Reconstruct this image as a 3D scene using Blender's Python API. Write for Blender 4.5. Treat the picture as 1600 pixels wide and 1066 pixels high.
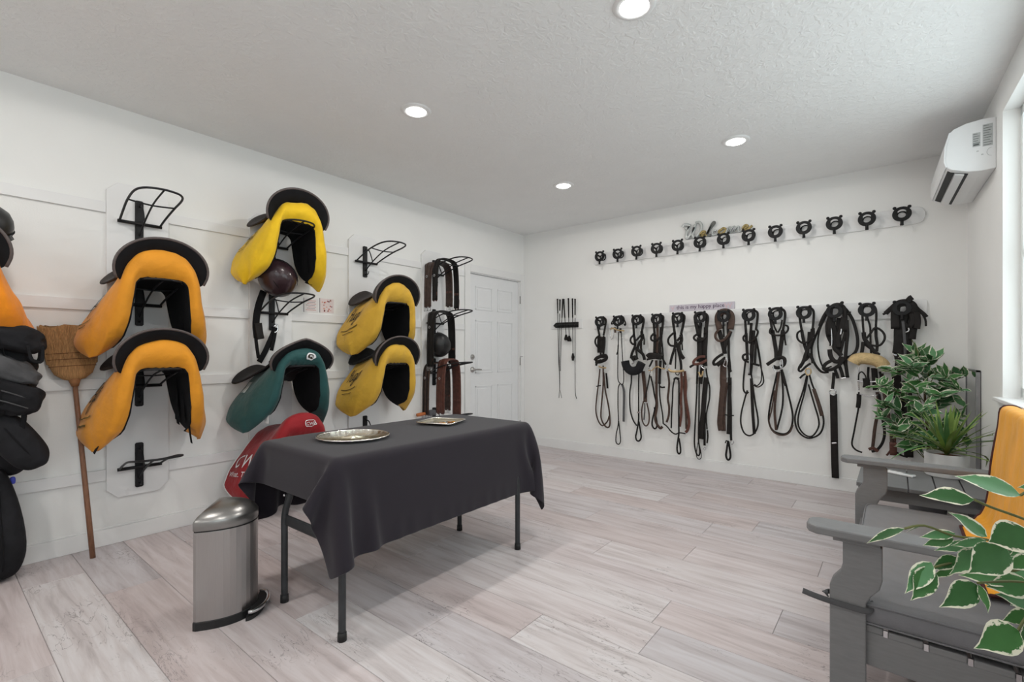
import bpy, bmesh, math, random
import numpy as np
from mathutils import Vector, Matrix, noise as mnoise
random.seed(7)
for o in list(bpy.data.objects): bpy.data.objects.remove(o)
C = bpy.context.scene.collection
sc = bpy.context.scene
# ---------------------------------------------------------------- camera, world, exposure
F, HX, HY, TH, EYE = 747., 800., 551., math.radians(38.68), 1.195
RX, RY, FX, FY = math.cos(TH), math.sin(TH), -math.sin(TH), math.cos(TH)
XL, YB, YREAR, ZC = -3.823, 5.02, -1.85, 2.74
cam = bpy.data.cameras.new('camera'); camo = bpy.data.objects.new('camera', cam); C.objects.link(camo)
cam.sensor_width = 36; cam.lens = 36*F/1600; cam.shift_y = (HY-533)/1600; cam.clip_start = .02
camo.location = (0, 0, EYE); camo.rotation_euler = (math.pi/2, 0, TH); sc.camera = camo
sc.view_settings.view_transform = 'Standard'; sc.view_settings.look = 'None'
sc.view_settings.exposure = -.32
sc.view_settings.gamma = 1; sc.view_settings.use_curve_mapping = False
w = bpy.data.worlds.new('world'); sc.world = w; w.use_nodes = True
bg = w.node_tree.nodes['Background']; bg.inputs[0].default_value = (.92, .96, 1, 1); bg.inputs[1].default_value = 3.9
LAMP_W = 8.0           # watts a downlight sends down through its lens
FILL_W = 9.5          # watts of a spot added in each fitting to lift the upper walls

# ---------------------------------------------------------------- measuring: a picture point seen on a plane of the room
def ray(px, py):
    a = (px-HX)/F
    return Vector((RX*a+FX, RY*a+FY, -(py-HY)/F))
def onX(px, py, X):
    r = ray(px, py); t = X/r.x; return Vector((X, r.y*t, EYE+r.z*t))
def onY(px, py, Y):
    r = ray(px, py); t = Y/r.y; return Vector((r.x*t, Y, EYE+r.z*t))
def onZ(px, py, Z):
    r = ray(px, py); t = (Z-EYE)/r.z; return Vector((r.x*t, r.y*t, Z))
def atD(px, py, d):
    return ray(px, py)*d+Vector((0, 0, EYE))
def XR(Y): return .434+.0328*(YB-Y)
# ---------------------------------------------------------------- materials
MATS = {}
def mat(name, col, rough=.6, metal=0, var=.08, scale=18, bump=0, bscale=60, spec=.4, coat=0, emis=None, estr=0, aniso=None, sheen=0, alpha=1):
    if name in MATS: return MATS[name]
    m = bpy.data.materials.new(name); m.use_nodes = True; nt = m.node_tree; b = nt.nodes['Principled BSDF']
    L = nt.links
    b.inputs['Roughness'].default_value = rough; b.inputs['Metallic'].default_value = metal
    b.inputs['Specular IOR Level'].default_value = spec; b.inputs['Coat Weight'].default_value = coat
    if sheen: b.inputs['Sheen Weight'].default_value = sheen
    tc = nt.nodes.new('ShaderNodeTexCoord'); mp = nt.nodes.new('ShaderNodeMapping'); L.new(tc.outputs['Object'], mp.inputs[0])
    if aniso: mp.inputs['Scale'].default_value = aniso
    n = nt.nodes.new('ShaderNodeTexNoise'); n.inputs['Scale'].default_value = scale; n.inputs['Detail'].default_value = 4
    L.new(mp.outputs[0], n.inputs['Vector'])
    r = nt.nodes.new('ShaderNodeValToRGB')
    c = Vector(col)
    r.color_ramp.elements[0].color = (*(c*(1-var)), 1); r.color_ramp.elements[1].color = (*[min(1, x*(1+var)) for x in c], 1)
    r.color_ramp.elements[0].position = .3; r.color_ramp.elements[1].position = .7
    L.new(n.outputs['Fac'], r.inputs[0]); L.new(r.outputs[0], b.inputs['Base Color'])
    if bump:
        n2 = nt.nodes.new('ShaderNodeTexNoise'); n2.inputs['Scale'].default_value = bscale; n2.inputs['Detail'].default_value = 3
        L.new(mp.outputs[0], n2.inputs['Vector'])
        bp = nt.nodes.new('ShaderNodeBump'); bp.inputs['Strength'].default_value = bump; bp.inputs['Distance'].default_value = .01
        L.new(n2.outputs['Fac'], bp.inputs['Height']); L.new(bp.outputs[0], b.inputs['Normal'])
    if emis:
        b.inputs['Emission Color'].default_value = (*emis, 1); b.inputs['Emission Strength'].default_value = estr
    MATS[name] = m; return m
def srgb(r, g, b):
    f = lambda v: (v/255/12.92) if v <= 10 else ((v/255+.055)/1.055)**2.4
    return (f(r), f(g), f(b))
WALL = mat('wall_paint', (.86, .86, .85), .75, var=.012, scale=3, bump=.06, bscale=140)
TRIM = mat('white_trim_paint', (.82, .82, .82), .45, var=.012, scale=5)
BOARD = mat('white_board_paint', (.82, .82, .825), .42, var=.015, scale=6)
BLACK = mat('black_powder_coat', (.014, .014, .016), .45, spec=.25, var=.2, bump=.1, bscale=250)
HOOKM = mat('black_cast_iron', (.013, .013, .014), .5, spec=.22, var=.2, bump=.2, bscale=200)
LEATHER = mat('black_leather', (.014, .012, .0115), .55, spec=.2, var=.3, bump=.2, bscale=180)
BROWN = mat('dark_brown_leather', (.055, .03, .022), .5, var=.35, scale=30, bump=.2, bscale=150)
TANBR = mat('red_brown_leather', (.10, .035, .025), .48, var=.3, scale=30, bump=.2, bscale=150)
SEAT = mat('saddle_seat_leather', (.034, .027, .026), .5, spec=.25, var=.3, scale=20, bump=.12, bscale=160)
STEEL = mat('stainless_buckle', (.62, .62, .64), .22, 1, var=.06)
BRASS = mat('brass_bit', (.62, .46, .26), .35, .8, var=.15)
GREYW = mat('grey_painted_wood', (.185, .185, .19), .5, var=.06, scale=12, aniso=(2, 12, 12), bump=.08, bscale=60)
CUSH = mat('grey_cushion_cloth', (.16, .16, .172), .85, var=.06, bump=.15, bscale=300, sheen=.2)
LINE = mat('black_lining', (.010, .010, .0115), .85, spec=.15, var=.2)
WHITE = mat('white_plastic', (.82, .82, .83), .3, var=.01)
RUB = mat('black_rubber', (.015, .015, .016), .6, var=.1)
def cover_mat(name, col, rough=.72):
    return mat(name, col, rough, var=.10, scale=7, bump=.7, bscale=17, sheen=.15)
# ---------------------------------------------------------------- object helpers (points are world points; parts are stored relative to their thing)
ORG = {}
def prop(o, label=None, cat=None, group=None, kind=None):
    for k, v in (('label', label), ('category', cat), ('group', group), ('kind', kind)):
        if v: o[k] = v
    return o
def thing(name, loc, label, cat, group=None):
    o = bpy.data.objects.new(name, None); o.empty_display_size = .05; C.objects.link(o); o.location = loc
    ORG[o] = Vector(loc); return prop(o, label, cat, group)
def mk(name, VF, m, parent=None, smooth=False, label=None, cat=None, group=None, kind=None, loc=None, uvs=None, sub=0, solid=0, bevel=0):
    V, Fc = VF[0], VF[1]
    org = ORG.get(parent, Vector((0, 0, 0)))
    here = Vector(loc) if loc is not None else org
    me = bpy.data.meshes.new(name)
    me.from_pydata([tuple(Vector(v)-here) for v in V], [], Fc); me.update()
    ms = m if isinstance(m, (list, tuple)) else [m]
    for x in ms: me.materials.append(x)
    if smooth:
        for p in me.polygons: p.use_smooth = True
    if uvs:
        ul = me.uv_layers.new(name='UVMap')
        for lp in me.loops: ul.data[lp.index].uv = uvs[lp.vertex_index]
    o = bpy.data.objects.new(name, me); C.objects.link(o)
    if parent: o.parent = parent
    o.location = here-org if parent else here
    ORG[o] = here
    if bevel:
        md = o.modifiers.new('bevel', 'BEVEL'); md.width = bevel; md.segments = 2; md.limit_method = 'ANGLE'; md.angle_limit = math.radians(40)
    if solid:
        md = o.modifiers.new('solid', 'SOLIDIFY'); md.thickness = solid; md.offset = 0
    if sub:
        md = o.modifiers.new('sub', 'SUBSURF'); md.levels = sub; md.render_levels = sub
    return prop(o, label, cat, group, kind)
def base_of(V):
    V = [Vector(v) for v in V]
    return ((min(v.x for v in V)+max(v.x for v in V))/2, (min(v.y for v in V)+max(v.y for v in V))/2, min(v.z for v in V))
def join(*vfs):
    V, Fc = [], []
    for v, f in vfs:
        k = len(V); V += [Vector(x) for x in v]; Fc += [[i+k for i in q] for q in f]
    return V, Fc
def xform(VF, M):
    return [M @ Vector(v) for v in VF[0]], VF[1]
def box(x0, x1, y0, y1, z0, z1):
    V = [Vector(p) for p in ((x0,y0,z0),(x1,y0,z0),(x1,y1,z0),(x0,y1,z0),(x0,y0,z1),(x1,y0,z1),(x1,y1,z1),(x0,y1,z1))]
    return V, [[0,3,2,1],[4,5,6,7],[0,1,5,4],[1,2,6,5],[2,3,7,6],[3,0,4,7]]
def prism(poly, fn0, fn1):
    """poly: 2-D outline (counter clockwise); fn0/fn1 map (a,b) to the two faces"""
    n = len(poly); V = [Vector(fn0(*p)) for p in poly]+[Vector(fn1(*p)) for p in poly]
    Fc = [list(range(n))[::-1], list(range(n, 2*n))]+[[i, (i+1) % n, n+(i+1) % n, n+i] for i in range(n)]
    return V, Fc
def cr(P, n=5, closed=False):
    P = [Vector(p) for p in P]; out = []; N = len(P)
    if N < 3 and not closed: n = max(1, n)
    rng = range(N) if closed else range(N-1)
    for i in rng:
        g = (lambda k: P[k % N]) if closed else (lambda k: P[max(0, min(N-1, k))])
        p0, p1, p2, p3 = g(i-1), g(i), g(i+1), g(i+2)
        for j in range(n):
            t = j/n; out.append(.5*((2*p1)+(p2-p0)*t+(2*p0-5*p1+4*p2-p3)*t*t+(3*p1-p0-3*p2+p3)*t**3))
    if not closed: out.append(P[-1])
    return out
def tube(P, r, n=8, closed=False, caps=True):
    P = [Vector(p) for p in P]; N = len(P); V, Fc = [], []
    rr = r if isinstance(r, (list, tuple)) else [r]*N
    up = None
    for i, p in enumerate(P):
        a = P[(i-1) % N] if closed or i > 0 else p; b = P[(i+1) % N] if closed or i < N-1 else p
        T = (b-a).normalized()
        if up is None:
            up = Vector((0, 0, 1)) if abs(T.z) < .9 else Vector((1, 0, 0))
        s = T.cross(up)
        if s.length < 1e-6: s = T.cross(Vector((0, 1, 0)))
        s.normalize(); up = s.cross(T).normalized()
        for k in range(n):
            q = 2*math.pi*k/n; V.append(p+(s*math.cos(q)+up*math.sin(q))*rr[i])
    M = N if closed else N-1
    for i in range(M):
        for k in range(n):
            a, b = i*n+k, i*n+(k+1) % n; c, d = ((i+1) % N)*n+(k+1) % n, ((i+1) % N)*n+k
            Fc.append([a, d, c, b])
    if not closed and caps: Fc += [list(range(n)), [N*n-n+k for k in range(n)][::-1]]
    return V, Fc
def strap(P, wd, th, nrm, closed=False):
    """flat strap: width across the tangent, thickness along nrm (a vector or one per point)"""
    P = [Vector(p) for p in P]; N = len(P); V, Fc = [], []
    ww = wd if isinstance(wd, (list, tuple)) else [wd]*N
    for i, p in enumerate(P):
        a = P[(i-1) % N] if closed or i > 0 else p; b = P[(i+1) % N] if closed or i < N-1 else p
        T = (b-a).normalized(); nn = Vector(nrm[i] if isinstance(nrm, list) else nrm)
        s = T.cross(nn)
        if s.length < 1e-5: s = Vector((1, 0, 0))
        s.normalize(); q = s.cross(T).normalized()
        for x, z in ((-.5, -.25), (-.35, -.5), (.35, -.5), (.5, -.25), (.5, .25), (.35, .5), (-.35, .5), (-.5, .25)):
            V.append(p+s*x*ww[i]+q*z*th)
    M = N if closed else N-1
    for i in range(M):
        for k in range(8):
            a, b = i*8+k, i*8+(k+1) % 8; c, d = ((i+1) % N)*8+(k+1) % 8, ((i+1) % N)*8+k
            Fc.append([a, b, c, d])
    if not closed: Fc += [list(range(8))[::-1], [N*8-8+k for k in range(8)]]
    return V, Fc
def lathe(prof, c=(0, 0, 0), n=24, sx=1, sy=1):
    V, Fc = [], []; c = Vector(c)
    for r, z in prof:
        for k in range(n):
            q = 2*math.pi*k/n; V.append(c+Vector((r*math.cos(q)*sx, r*math.sin(q)*sy, z)))
    for i in range(len(prof)-1):
        for k in range(n):
            Fc.append([i*n+k, i*n+(k+1) % n, (i+1)*n+(k+1) % n, (i+1)*n+k])
    if prof[0][0] > 1e-6: Fc.append(list(range(n))[::-1])
    if prof[-1][0] > 1e-6: Fc.append([(len(prof)-1)*n+k for k in range(n)])
    return V, Fc
def grid(rows):
    nr, nc = len(rows), len(rows[0]); V = [Vector(p) for r in rows for p in r]
    return V, [[i*nc+j, i*nc+j+1, (i+1)*nc+j+1, (i+1)*nc+j] for i in range(nr-1) for j in range(nc-1)]
def torus(c, R, r, ax=(0, 0, 1), n=20, m=6, sx=1, sy=1):
    z = Vector(ax).normalized(); x = z.orthogonal().normalized(); y = z.cross(x)
    return tube([Vector(c)+x*R*sx*math.cos(2*math.pi*k/n)+y*R*sy*math.sin(2*math.pi*k/n) for k in range(n)], r, m, True)
def lump(c, r, e=(.7, .7), nu=20, nv=12, amp=0, seed=0, fn=None):
    V, Fc = [], []; c = Vector(c); sg = lambda v, k: math.copysign(abs(v)**k, v)
    for i in range(nv+1):
        ph = -math.pi/2+math.pi*i/nv
        for k in range(nu):
            q = 2*math.pi*k/nu
            d = Vector((sg(math.cos(ph), e[0])*sg(math.cos(q), e[1]), sg(math.cos(ph), e[0])*sg(math.sin(q), e[1]), sg(math.sin(ph), e[0])))
            f = 1+amp*mnoise.noise(d*2.2+Vector((seed*3.1, seed, 0)))+amp*.45*mnoise.noise(d*5.5+Vector((seed, 3.7*seed, 2)))
            p = Vector((d.x*r[0]*f, d.y*r[1]*f, d.z*r[2]*f))
            if fn: p = fn(p)
            V.append(c+p)
    for i in range(nv):
        for k in range(nu): Fc.append([i*nu+k, i*nu+(k+1) % nu, (i+1)*nu+(k+1) % nu, (i+1)*nu+k])
    return V, Fc
def textmesh(s, size, extr=0):
    cu = bpy.data.curves.new('t', 'FONT'); cu.body = s; cu.size = size; cu.extrude = extr; cu.resolution_u = 3
    ob = bpy.data.objects.new('t', cu); C.objects.link(ob)
    bpy.context.view_layer.update()
    me = bpy.data.meshes.new_from_object(ob.evaluated_get(bpy.context.evaluated_depsgraph_get()))
    V = [v.co.copy() for v in me.vertices]; Fc = [list(p.vertices) for p in me.polygons]
    bpy.data.objects.remove(ob); bpy.data.curves.remove(cu); bpy.data.meshes.remove(me)
    return V, Fc
def interp(tab, x):
    if x <= tab[0][0]: return tab[0][1]
    for (a, p), (b, q) in zip(tab, tab[1:]):
        if x <= b:
            t = (x-a)/(b-a); t = t*t*(3-2*t)*.35+t*.65
            return p+(q-p)*t
    return tab[-1][1]
ORD = ['first', 'second', 'third', 'fourth', 'fifth', 'sixth', 'seventh', 'eighth', 'ninth', 'tenth', 'eleventh', 'twelfth', 'thirteenth']
# ================================================================ the setting
def nd(nt, t, **kw):
    n = nt.nodes.new(t)
    for k, v in kw.items():
        try: n.inputs[k].default_value = v
        except Exception: setattr(n, k, v)
    return n
def plank_material():
    m = bpy.data.materials.new('whitewashed_plank_tile'); m.use_nodes = True; nt = m.node_tree; L = nt.links; b = nt.nodes['Principled BSDF']
    tc = nd(nt, 'ShaderNodeTexCoord'); oi = nd(nt, 'ShaderNodeObjectInfo')
    cmb = nd(nt, 'ShaderNodeCombineXYZ'); mul = nd(nt, 'ShaderNodeMath', operation='MULTIPLY'); mul.inputs[1].default_value = 37.
    L.new(oi.outputs['Random'], mul.inputs[0]); L.new(mul.outputs[0], cmb.inputs[0]); L.new(mul.outputs[0], cmb.inputs[1]); L.new(mul.outputs[0], cmb.inputs[2])
    add = nd(nt, 'ShaderNodeVectorMath', operation='ADD'); L.new(tc.outputs['Object'], add.inputs[0]); L.new(cmb.outputs[0], add.inputs[1])
    mp = nd(nt, 'ShaderNodeMapping'); mp.inputs['Scale'].default_value = (1.2, 13, 1); L.new(add.outputs[0], mp.inputs[0])
    n1 = nd(nt, 'ShaderNodeTexNoise', Scale=1.6, Detail=7., Roughness=.62, Distortion=.6); L.new(mp.outputs[0], n1.inputs['Vector'])
    r1 = nd(nt, 'ShaderNodeValToRGB'); e = r1.color_ramp.elements
    e[0].position = .30; e[0].color = (*srgb(182, 175, 176), 1); e[1].position = .62; e[1].color = (*srgb(216, 213, 215), 1)
    x = e.new(.45); x.color = (*srgb(203, 197, 198), 1)
    L.new(n1.outputs['Fac'], r1.inputs[0])
    r2 = nd(nt, 'ShaderNodeValToRGB'); e = r2.color_ramp.elements          # a tint of its own for every plank
    e[0].color = (*srgb(240, 230, 228), 1); e[1].color = (1, 1, 1, 1); x = e.new(.35); x.color = (*srgb(238, 236, 238), 1); x = e.new(.6); x.color = (*srgb(248, 240, 239), 1)
    L.new(oi.outputs['Random'], r2.inputs[0])
    mx = nd(nt, 'ShaderNodeMix', data_type='RGBA', blend_type='MULTIPLY'); mx.inputs[0].default_value = 1.
    L.new(r1.outputs[0], mx.inputs[6]); L.new(r2.outputs[0], mx.inputs[7])
    # dark spalting lines and knots
    mp2 = nd(nt, 'ShaderNodeMapping'); mp2.inputs['Scale'].default_value = (2.2, 9, 1); L.new(add.outputs[0], mp2.inputs[0])
    n2 = nd(nt, 'ShaderNodeTexNoise', Scale=2.1, Detail=5., Roughness=.55, Distortion=1.4); L.new(mp2.outputs[0], n2.inputs['Vector'])
    sb = nd(nt, 'ShaderNodeMath', operation='SUBTRACT'); sb.inputs[1].default_value = .5; L.new(n2.outputs['Fac'], sb.inputs[0])
    ab = nd(nt, 'ShaderNodeMath', operation='ABSOLUTE'); L.new(sb.outputs[0], ab.inputs[0])
    lt = nd(nt, 'ShaderNodeMapRange'); lt.inputs['From Min'].default_value = .0; lt.inputs['From Max'].default_value = .012; lt.inputs['To Min'].default_value = 1; lt.inputs['To Max'].default_value = 0
    L.new(ab.outputs[0], lt.inputs['Value'])
    n3 = nd(nt, 'ShaderNodeTexNoise', Scale=2.6, Detail=2.); L.new(add.outputs[0], n3.inputs['Vector'])
    lm = nd(nt, 'ShaderNodeMapRange'); lm.inputs['From Min'].default_value = .52; lm.inputs['From Max'].default_value = .64
    L.new(n3.outputs['Fac'], lm.inputs['Value'])
    pr = nd(nt, 'ShaderNodeMath', operation='MULTIPLY'); L.new(lt.outputs[0], pr.inputs[0]); L.new(lm.outputs[0], pr.inputs[1])
    p2 = nd(nt, 'ShaderNodeMath', operation='MULTIPLY'); p2.inputs[1].default_value = .75; L.new(pr.outputs[0], p2.inputs[0])
    mx2 = nd(nt, 'ShaderNodeMix', data_type='RGBA'); L.new(p2.outputs[0], mx2.inputs[0]); L.new(mx.outputs[2], mx2.inputs[6]); mx2.inputs[7].default_value = (*srgb(88, 80, 80), 1)
    L.new(mx2.outputs[2], b.inputs['Base Color'])
    b.inputs['Roughness'].default_value = .42; b.inputs['Specular IOR Level'].default_value = .35
    bp = nd(nt, 'ShaderNodeBump'); bp.inputs['Strength'].default_value = .08; bp.inputs['Distance'].default_value = .003
    L.new(n1.outputs['Fac'], bp.inputs['Height']); L.new(bp.outputs[0], b.inputs['Normal'])
    return m
GROUT = mat('grey_grout', srgb(164, 158, 158), .9, var=.03)
floor = mk('floor', box(XL-.1, .78, YREAR-.1, YB+.1, -.06, -.003), GROUT, kind='structure')
PL = plank_material()
PW, PLN = .2425, 1.42
known = {7: -.84, 8: -.405, 9: -1.402, 10: -.955, 11: -.32, 13: -.745, 15: -1.31, 2: -1.0}
for k in range(-10, 20):
    y0 = .338+PW*k; y1 = y0+PW
    if y1 < YREAR or y0 > YB: continue
    y0, y1 = max(y0, YREAR), min(y1, YB)
    if y1-y0 < .02: continue
    j = known.get(k, -2+((k*.445) % PLN)+random.uniform(-.08, .08))
    while j > XL: j -= PLN
    while j < .62:
        x0, x1 = max(j, XL), min(j+PLN, XR(y0)+.02); j += PLN
        if x1-x0 < .03: continue
        g = .0013; c = .0012
        V = [Vector(p) for p in ((x0+g,y0+g,-.005),(x1-g,y0+g,-.005),(x1-g,y1-g,-.005),(x0+g,y1-g,-.005),(x0+g,y0+g,-c),(x1-g,y0+g,-c),(x1-g,y1-g,-c),(x0+g,y1-g,-c),
             (x0+g+c,y0+g+c,0),(x1-g-c,y0+g+c,0),(x1-g-c,y1-g-c,0),(x0+g+c,y1-g-c,0))]
        Fq = [[0,3,2,1],[8,9,10,11]]+[[a,(a+1)%4,4+(a+1)%4,4+a] for a in range(4)]+[[4+a,4+(a+1)%4,8+(a+1)%4,8+a] for a in range(4)]
        mk('plank', (V, Fq), PL, floor, loc=((x0+x1)/2, (y0+y1)/2, 0))
# ceiling with knock-down plaster
def ceiling_material():
    m = mat('knockdown_ceiling', (.88, .885, .885), .85, var=.012, scale=4); nt = m.node_tree; L = nt.links; b = nt.nodes['Principled BSDF']
    tc = nd(nt, 'ShaderNodeTexCoord'); n = nd(nt, 'ShaderNodeTexNoise', Scale=26., Detail=3., Roughness=.6, Distortion=.8); L.new(tc.outputs['Object'], n.inputs['Vector'])
    r = nd(nt, 'ShaderNodeValToRGB'); r.color_ramp.elements[0].position = .44; r.color_ramp.elements[1].position = .60; L.new(n.outputs['Fac'], r.inputs[0])
    bp = nd(nt, 'ShaderNodeBump'); bp.inputs['Strength'].default_value = .33; bp.inputs['Distance'].default_value = .007
    L.new(r.outputs[0], bp.inputs['Height']); L.new(bp.outputs[0], b.inputs['Normal'])
    return m
LIGHTS = [(x, y) for y in (-1.48, .26, 2.0, 3.74) for x in (-2.385, -.905)]
mk('ceiling', box(XL-.1, .8, YREAR-.1, YB+.1, ZC, ZC+.1), ceiling_material(), kind='structure')
mk('wall_back', box(XL-.12, .8, YB, YB+.12, 0, ZC), WALL, kind='structure')
mk('wall_rear', box(XL-.12, .8, YREAR-.12, YREAR, 0, ZC), WALL, kind='structure')
DY0, DY1, DZ = 4.005, 4.935, 2.115
def rwbox(y0, y1, z0, z1, o0, o1):
    V = [Vector((XR(y)-o, y, z)) for z in (z0, z1) for y, o in ((y0, o0), (y1, o0), (y1, o1), (y0, o1))]
    return V, [[0,1,2,3],[7,6,5,4],[0,4,5,1],[1,5,6,2],[2,6,7,3],[3,7,4,0]]
wl = join(box(XL-.12, XL, YREAR, DY0-.02, 0, ZC), box(XL-.12, XL, DY1+.02, YB, 0, ZC), box(XL-.12, XL, DY0-.02, DY1+.02, DZ+.02, ZC))
wall_left = mk('wall_left', wl, WALL, kind='structure')
WY0, WY1, WZ0, WZ1 = 1.55, 3.82, .93, 2.55
VY0, VY1 = -1.35, .45  # opening for the added, unseen window
wr = join(rwbox(YREAR, VY0, 0, ZC, 0, -.16), rwbox(VY1, WY0, 0, ZC, 0, -.16), rwbox(WY1, YB, 0, ZC, 0, -.16), *[b for a, c in ((WY0, WY1), (VY0, VY1)) for b in (rwbox(a, c, 0, WZ0, 0, -.16), rwbox(a, c, WZ1, ZC, 0, -.16))])
mk('wall_right', wr, WALL, kind='structure')
# horizontal boards fixed to the left wall, between the rack boards
BY = [-.1, .74, 1.579, 2.42, 3.262]; BW = .325
RAILZ = [(2.062, 2.128), (1.452, 1.52), (.971, 1.037), (.403, .47)]
for z0, z1 in RAILZ:
    for a, b in [(YREAR, BY[0])]+[(BY[i]+BW, BY[i+1]) for i in range(4)]+[(BY[4]+BW, DY0-.11)]:
        mk('rail_board', box(XL, XL+.017, a+.001, b-.001, z0, z1), BOARD, wall_left, loc=(XL, (a+b)/2, z0), bevel=.002)
# baseboards
def bb(name, y0, y1): return mk(name, join(box(XL, XL+.014, y0, y1, 0, .10), box(XL, XL+.009, y0, y1, .10, .112)), TRIM, kind='structure', bevel=.003)
bb('baseboard_left', YREAR, DY0-.10)
mk('baseboard_back', join(box(XL, XR(YB), YB-.014, YB, 0, .10), box(XL, XR(YB), YB-.009, YB, .10, .112)), TRIM, kind='structure', bevel=.003)
mk('baseboard_right', rwbox(YREAR, YB-.015, 0, .11, .014, 0), TRIM, kind='structure', bevel=.003)
mk('baseboard_rear', box(XL, .6, YREAR, YREAR+.014, 0, .11), TRIM, kind='structure', bevel=.003)
# ---- door in the left wall
DOORM = mat('white_door_paint', (.80, .81, .825), .4, var=.01)
def door():
    d = mk('door_1', box(XL-.065, XL-.03, DY0, DY1, .01, DZ), DOORM, kind='structure', loc=(XL-.03, (DY0+DY1)/2, .01))
    wd = DY1-DY0
    xf = XL-.03
    cols = [(DY0+.115, DY0+wd/2-.05), (DY0+wd/2+.05, DY1-.115)]
    rows = [(.22, .80), (.95, 1.58), (1.70, 1.98)]
    for a, b in cols:
        for c, e in rows:
            fr = join(box(xf, xf+.006, a, b, c, c+.014), box(xf, xf+.006, a, b, e-.014, e), box(xf, xf+.006, a, a+.014, c, e), box(xf, xf+.006, b-.014, b, c, e))
            p = mk('door_panel', box(xf, xf+.005, a+.035, b-.035, c+.035, e-.035), DOORM, d, bevel=.004)
            mk('panel_moulding', fr, DOORM, p, bevel=.002)
    NICK = mat('satin_nickel', (.42, .41, .40), .3, .9, var=.05)
    y = DY0+.065
    Mx = Matrix.Rotation(math.pi/2, 4, 'Y')
    at = lambda VF, z: xform(VF, Matrix.Translation((xf, y, z)) @ Mx)
    mk('deadbolt', at(lathe([(.031, 0), (.031, .008), (.024, .016), (0, .018)], n=20), 1.143), NICK, d, True)
    h = mk('door_handle', at(lathe([(.033, 0), (.033, .006), (.028, .012), (.012, .014), (.012, .045), (0, .047)], n=20), .995), NICK, d, True)
    mk('lever', tube(cr([(xf+.045, y, .995), (xf+.048, y+.05, .997), (xf+.045, y+.11, .993)]), .0085, 8), NICK, h, True)
    for z in (1.88, 1.08, .26):
        mk('hinge', tube([(XL+.004, DY1+.006, z-.05), (XL+.004, DY1+.006, z+.05)], .008, 8), NICK, d, True)
    mk('hinge_stop', tube([(XL+.004, DY1+.006, 1.14), (XL+.05, DY1-.0, 1.14)], .004, 6), NICK, d, True)
    j = join(box(XL-.12, XL+.0, DY0-.02, DY0-.002, 0, DZ+.02), box(XL-.12, XL, DY1+.002, DY1+.02, 0, DZ+.02), box(XL-.12, XL, DY0-.02, DY1+.02, DZ+.003, DZ+.02))
    mk('trim_1', j, TRIM, kind='structure')
    c = .088
    cs = join(box(XL, XL+.018, DY0-.012-c, DY0-.012, 0, DZ+.012+c), box(XL, XL+.018, DY1+.012, YB-.002, 0, DZ+.012+c), box(XL, XL+.018, DY0-.012, DY1+.012, DZ+.012, DZ+.012+c))
    mk('trim_2', cs, TRIM, kind='structure', bevel=.004)
    mk('wall_behind_door', box(XL-.3, XL-.125, DY0-.3, DY1+.3, 0, DZ+.3), WALL, kind='structure')
door()
# ---- window in the right wall
def window(name, WY0, WY1):
    fr = join(rwbox(WY0, WY1, WZ0+.02, WZ0+.07, -.07, -.13), rwbox(WY0, WY1, WZ1-.05, WZ1, -.07, -.13), rwbox(WY0, WY0+.05, WZ0, WZ1, -.07, -.13), rwbox(WY1-.045, WY1, WZ0, WZ1, -.07, -.13),
              rwbox((WY0+WY1)/2-.04, (WY0+WY1)/2+.04, WZ0, WZ1, -.07, -.13))
    wdw = mk(name, fr, mat('white_vinyl', (.80, .83, .82), .35, var=.01), kind='structure', loc=(XR((WY0+WY1)/2)+.1, (WY0+WY1)/2, WZ0))
    m = MATS.get('window_glass') or bpy.data.materials.new('window_glass'); MATS['window_glass'] = m; m.use_nodes = True; nt = m.node_tree; nt.nodes.clear()
    o = nd(nt, 'ShaderNodeOutputMaterial'); mx = nd(nt, 'ShaderNodeMixShader'); t = nd(nt, 'ShaderNodeBsdfTransparent'); g = nd(nt, 'ShaderNodeBsdfGlossy', Roughness=.02)
    t.inputs[0].default_value = (.93, .97, .96, 1); mx.inputs[0].default_value = .06
    nt.links.new(t.outputs[0], mx.inputs[1]); nt.links.new(g.outputs[0], mx.inputs[2]); nt.links.new(mx.outputs[0], o.inputs[0])
    ym = (WY0+WY1)/2
    for a, b in ((WY0+.05, ym-.04), (ym+.04, WY1-.045)):
        for c, e in ((WZ0+.07, 1.72), (1.76, WZ1-.05)):
            mk('pane', rwbox(a, b, c, e, -.095, -.101), m, wdw)
        mk('meeting_rail', rwbox(a, b, 1.715, 1.765, -.08, -.12), mat('white_vinyl', (1, 1, 1)), wdw)
    mk('window_sill', rwbox(WY0-.04, WY1+.05, WZ0-.008, WZ0+.012, .035, -.08), TRIM, wdw, bevel=.004)
    mk('sill_apron', rwbox(WY0-.02, WY1+.02, WZ0-.055, WZ0-.009, .014, 0), TRIM, wdw, bevel=.003)
    # the opening lets the sky in: tell the sampler where it is
    ld = bpy.data.lights.new('window_portal', 'AREA'); ld.shape = 'RECTANGLE'; ld.size = WY1-WY0; ld.size_y = WZ1-WZ0; ld.cycles.is_portal = True
    lo = bpy.data.objects.new('window_portal', ld); C.objects.link(lo); lo.location = (XR(ym)+.15, ym, (WZ0+WZ1)/2); lo.rotation_euler = (math.pi/2, 0, math.pi/2)
window('window_1', WY0, WY1)
window('added_window', VY0, VY1)  # added behind the camera, out of view, to even out the room light
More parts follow.
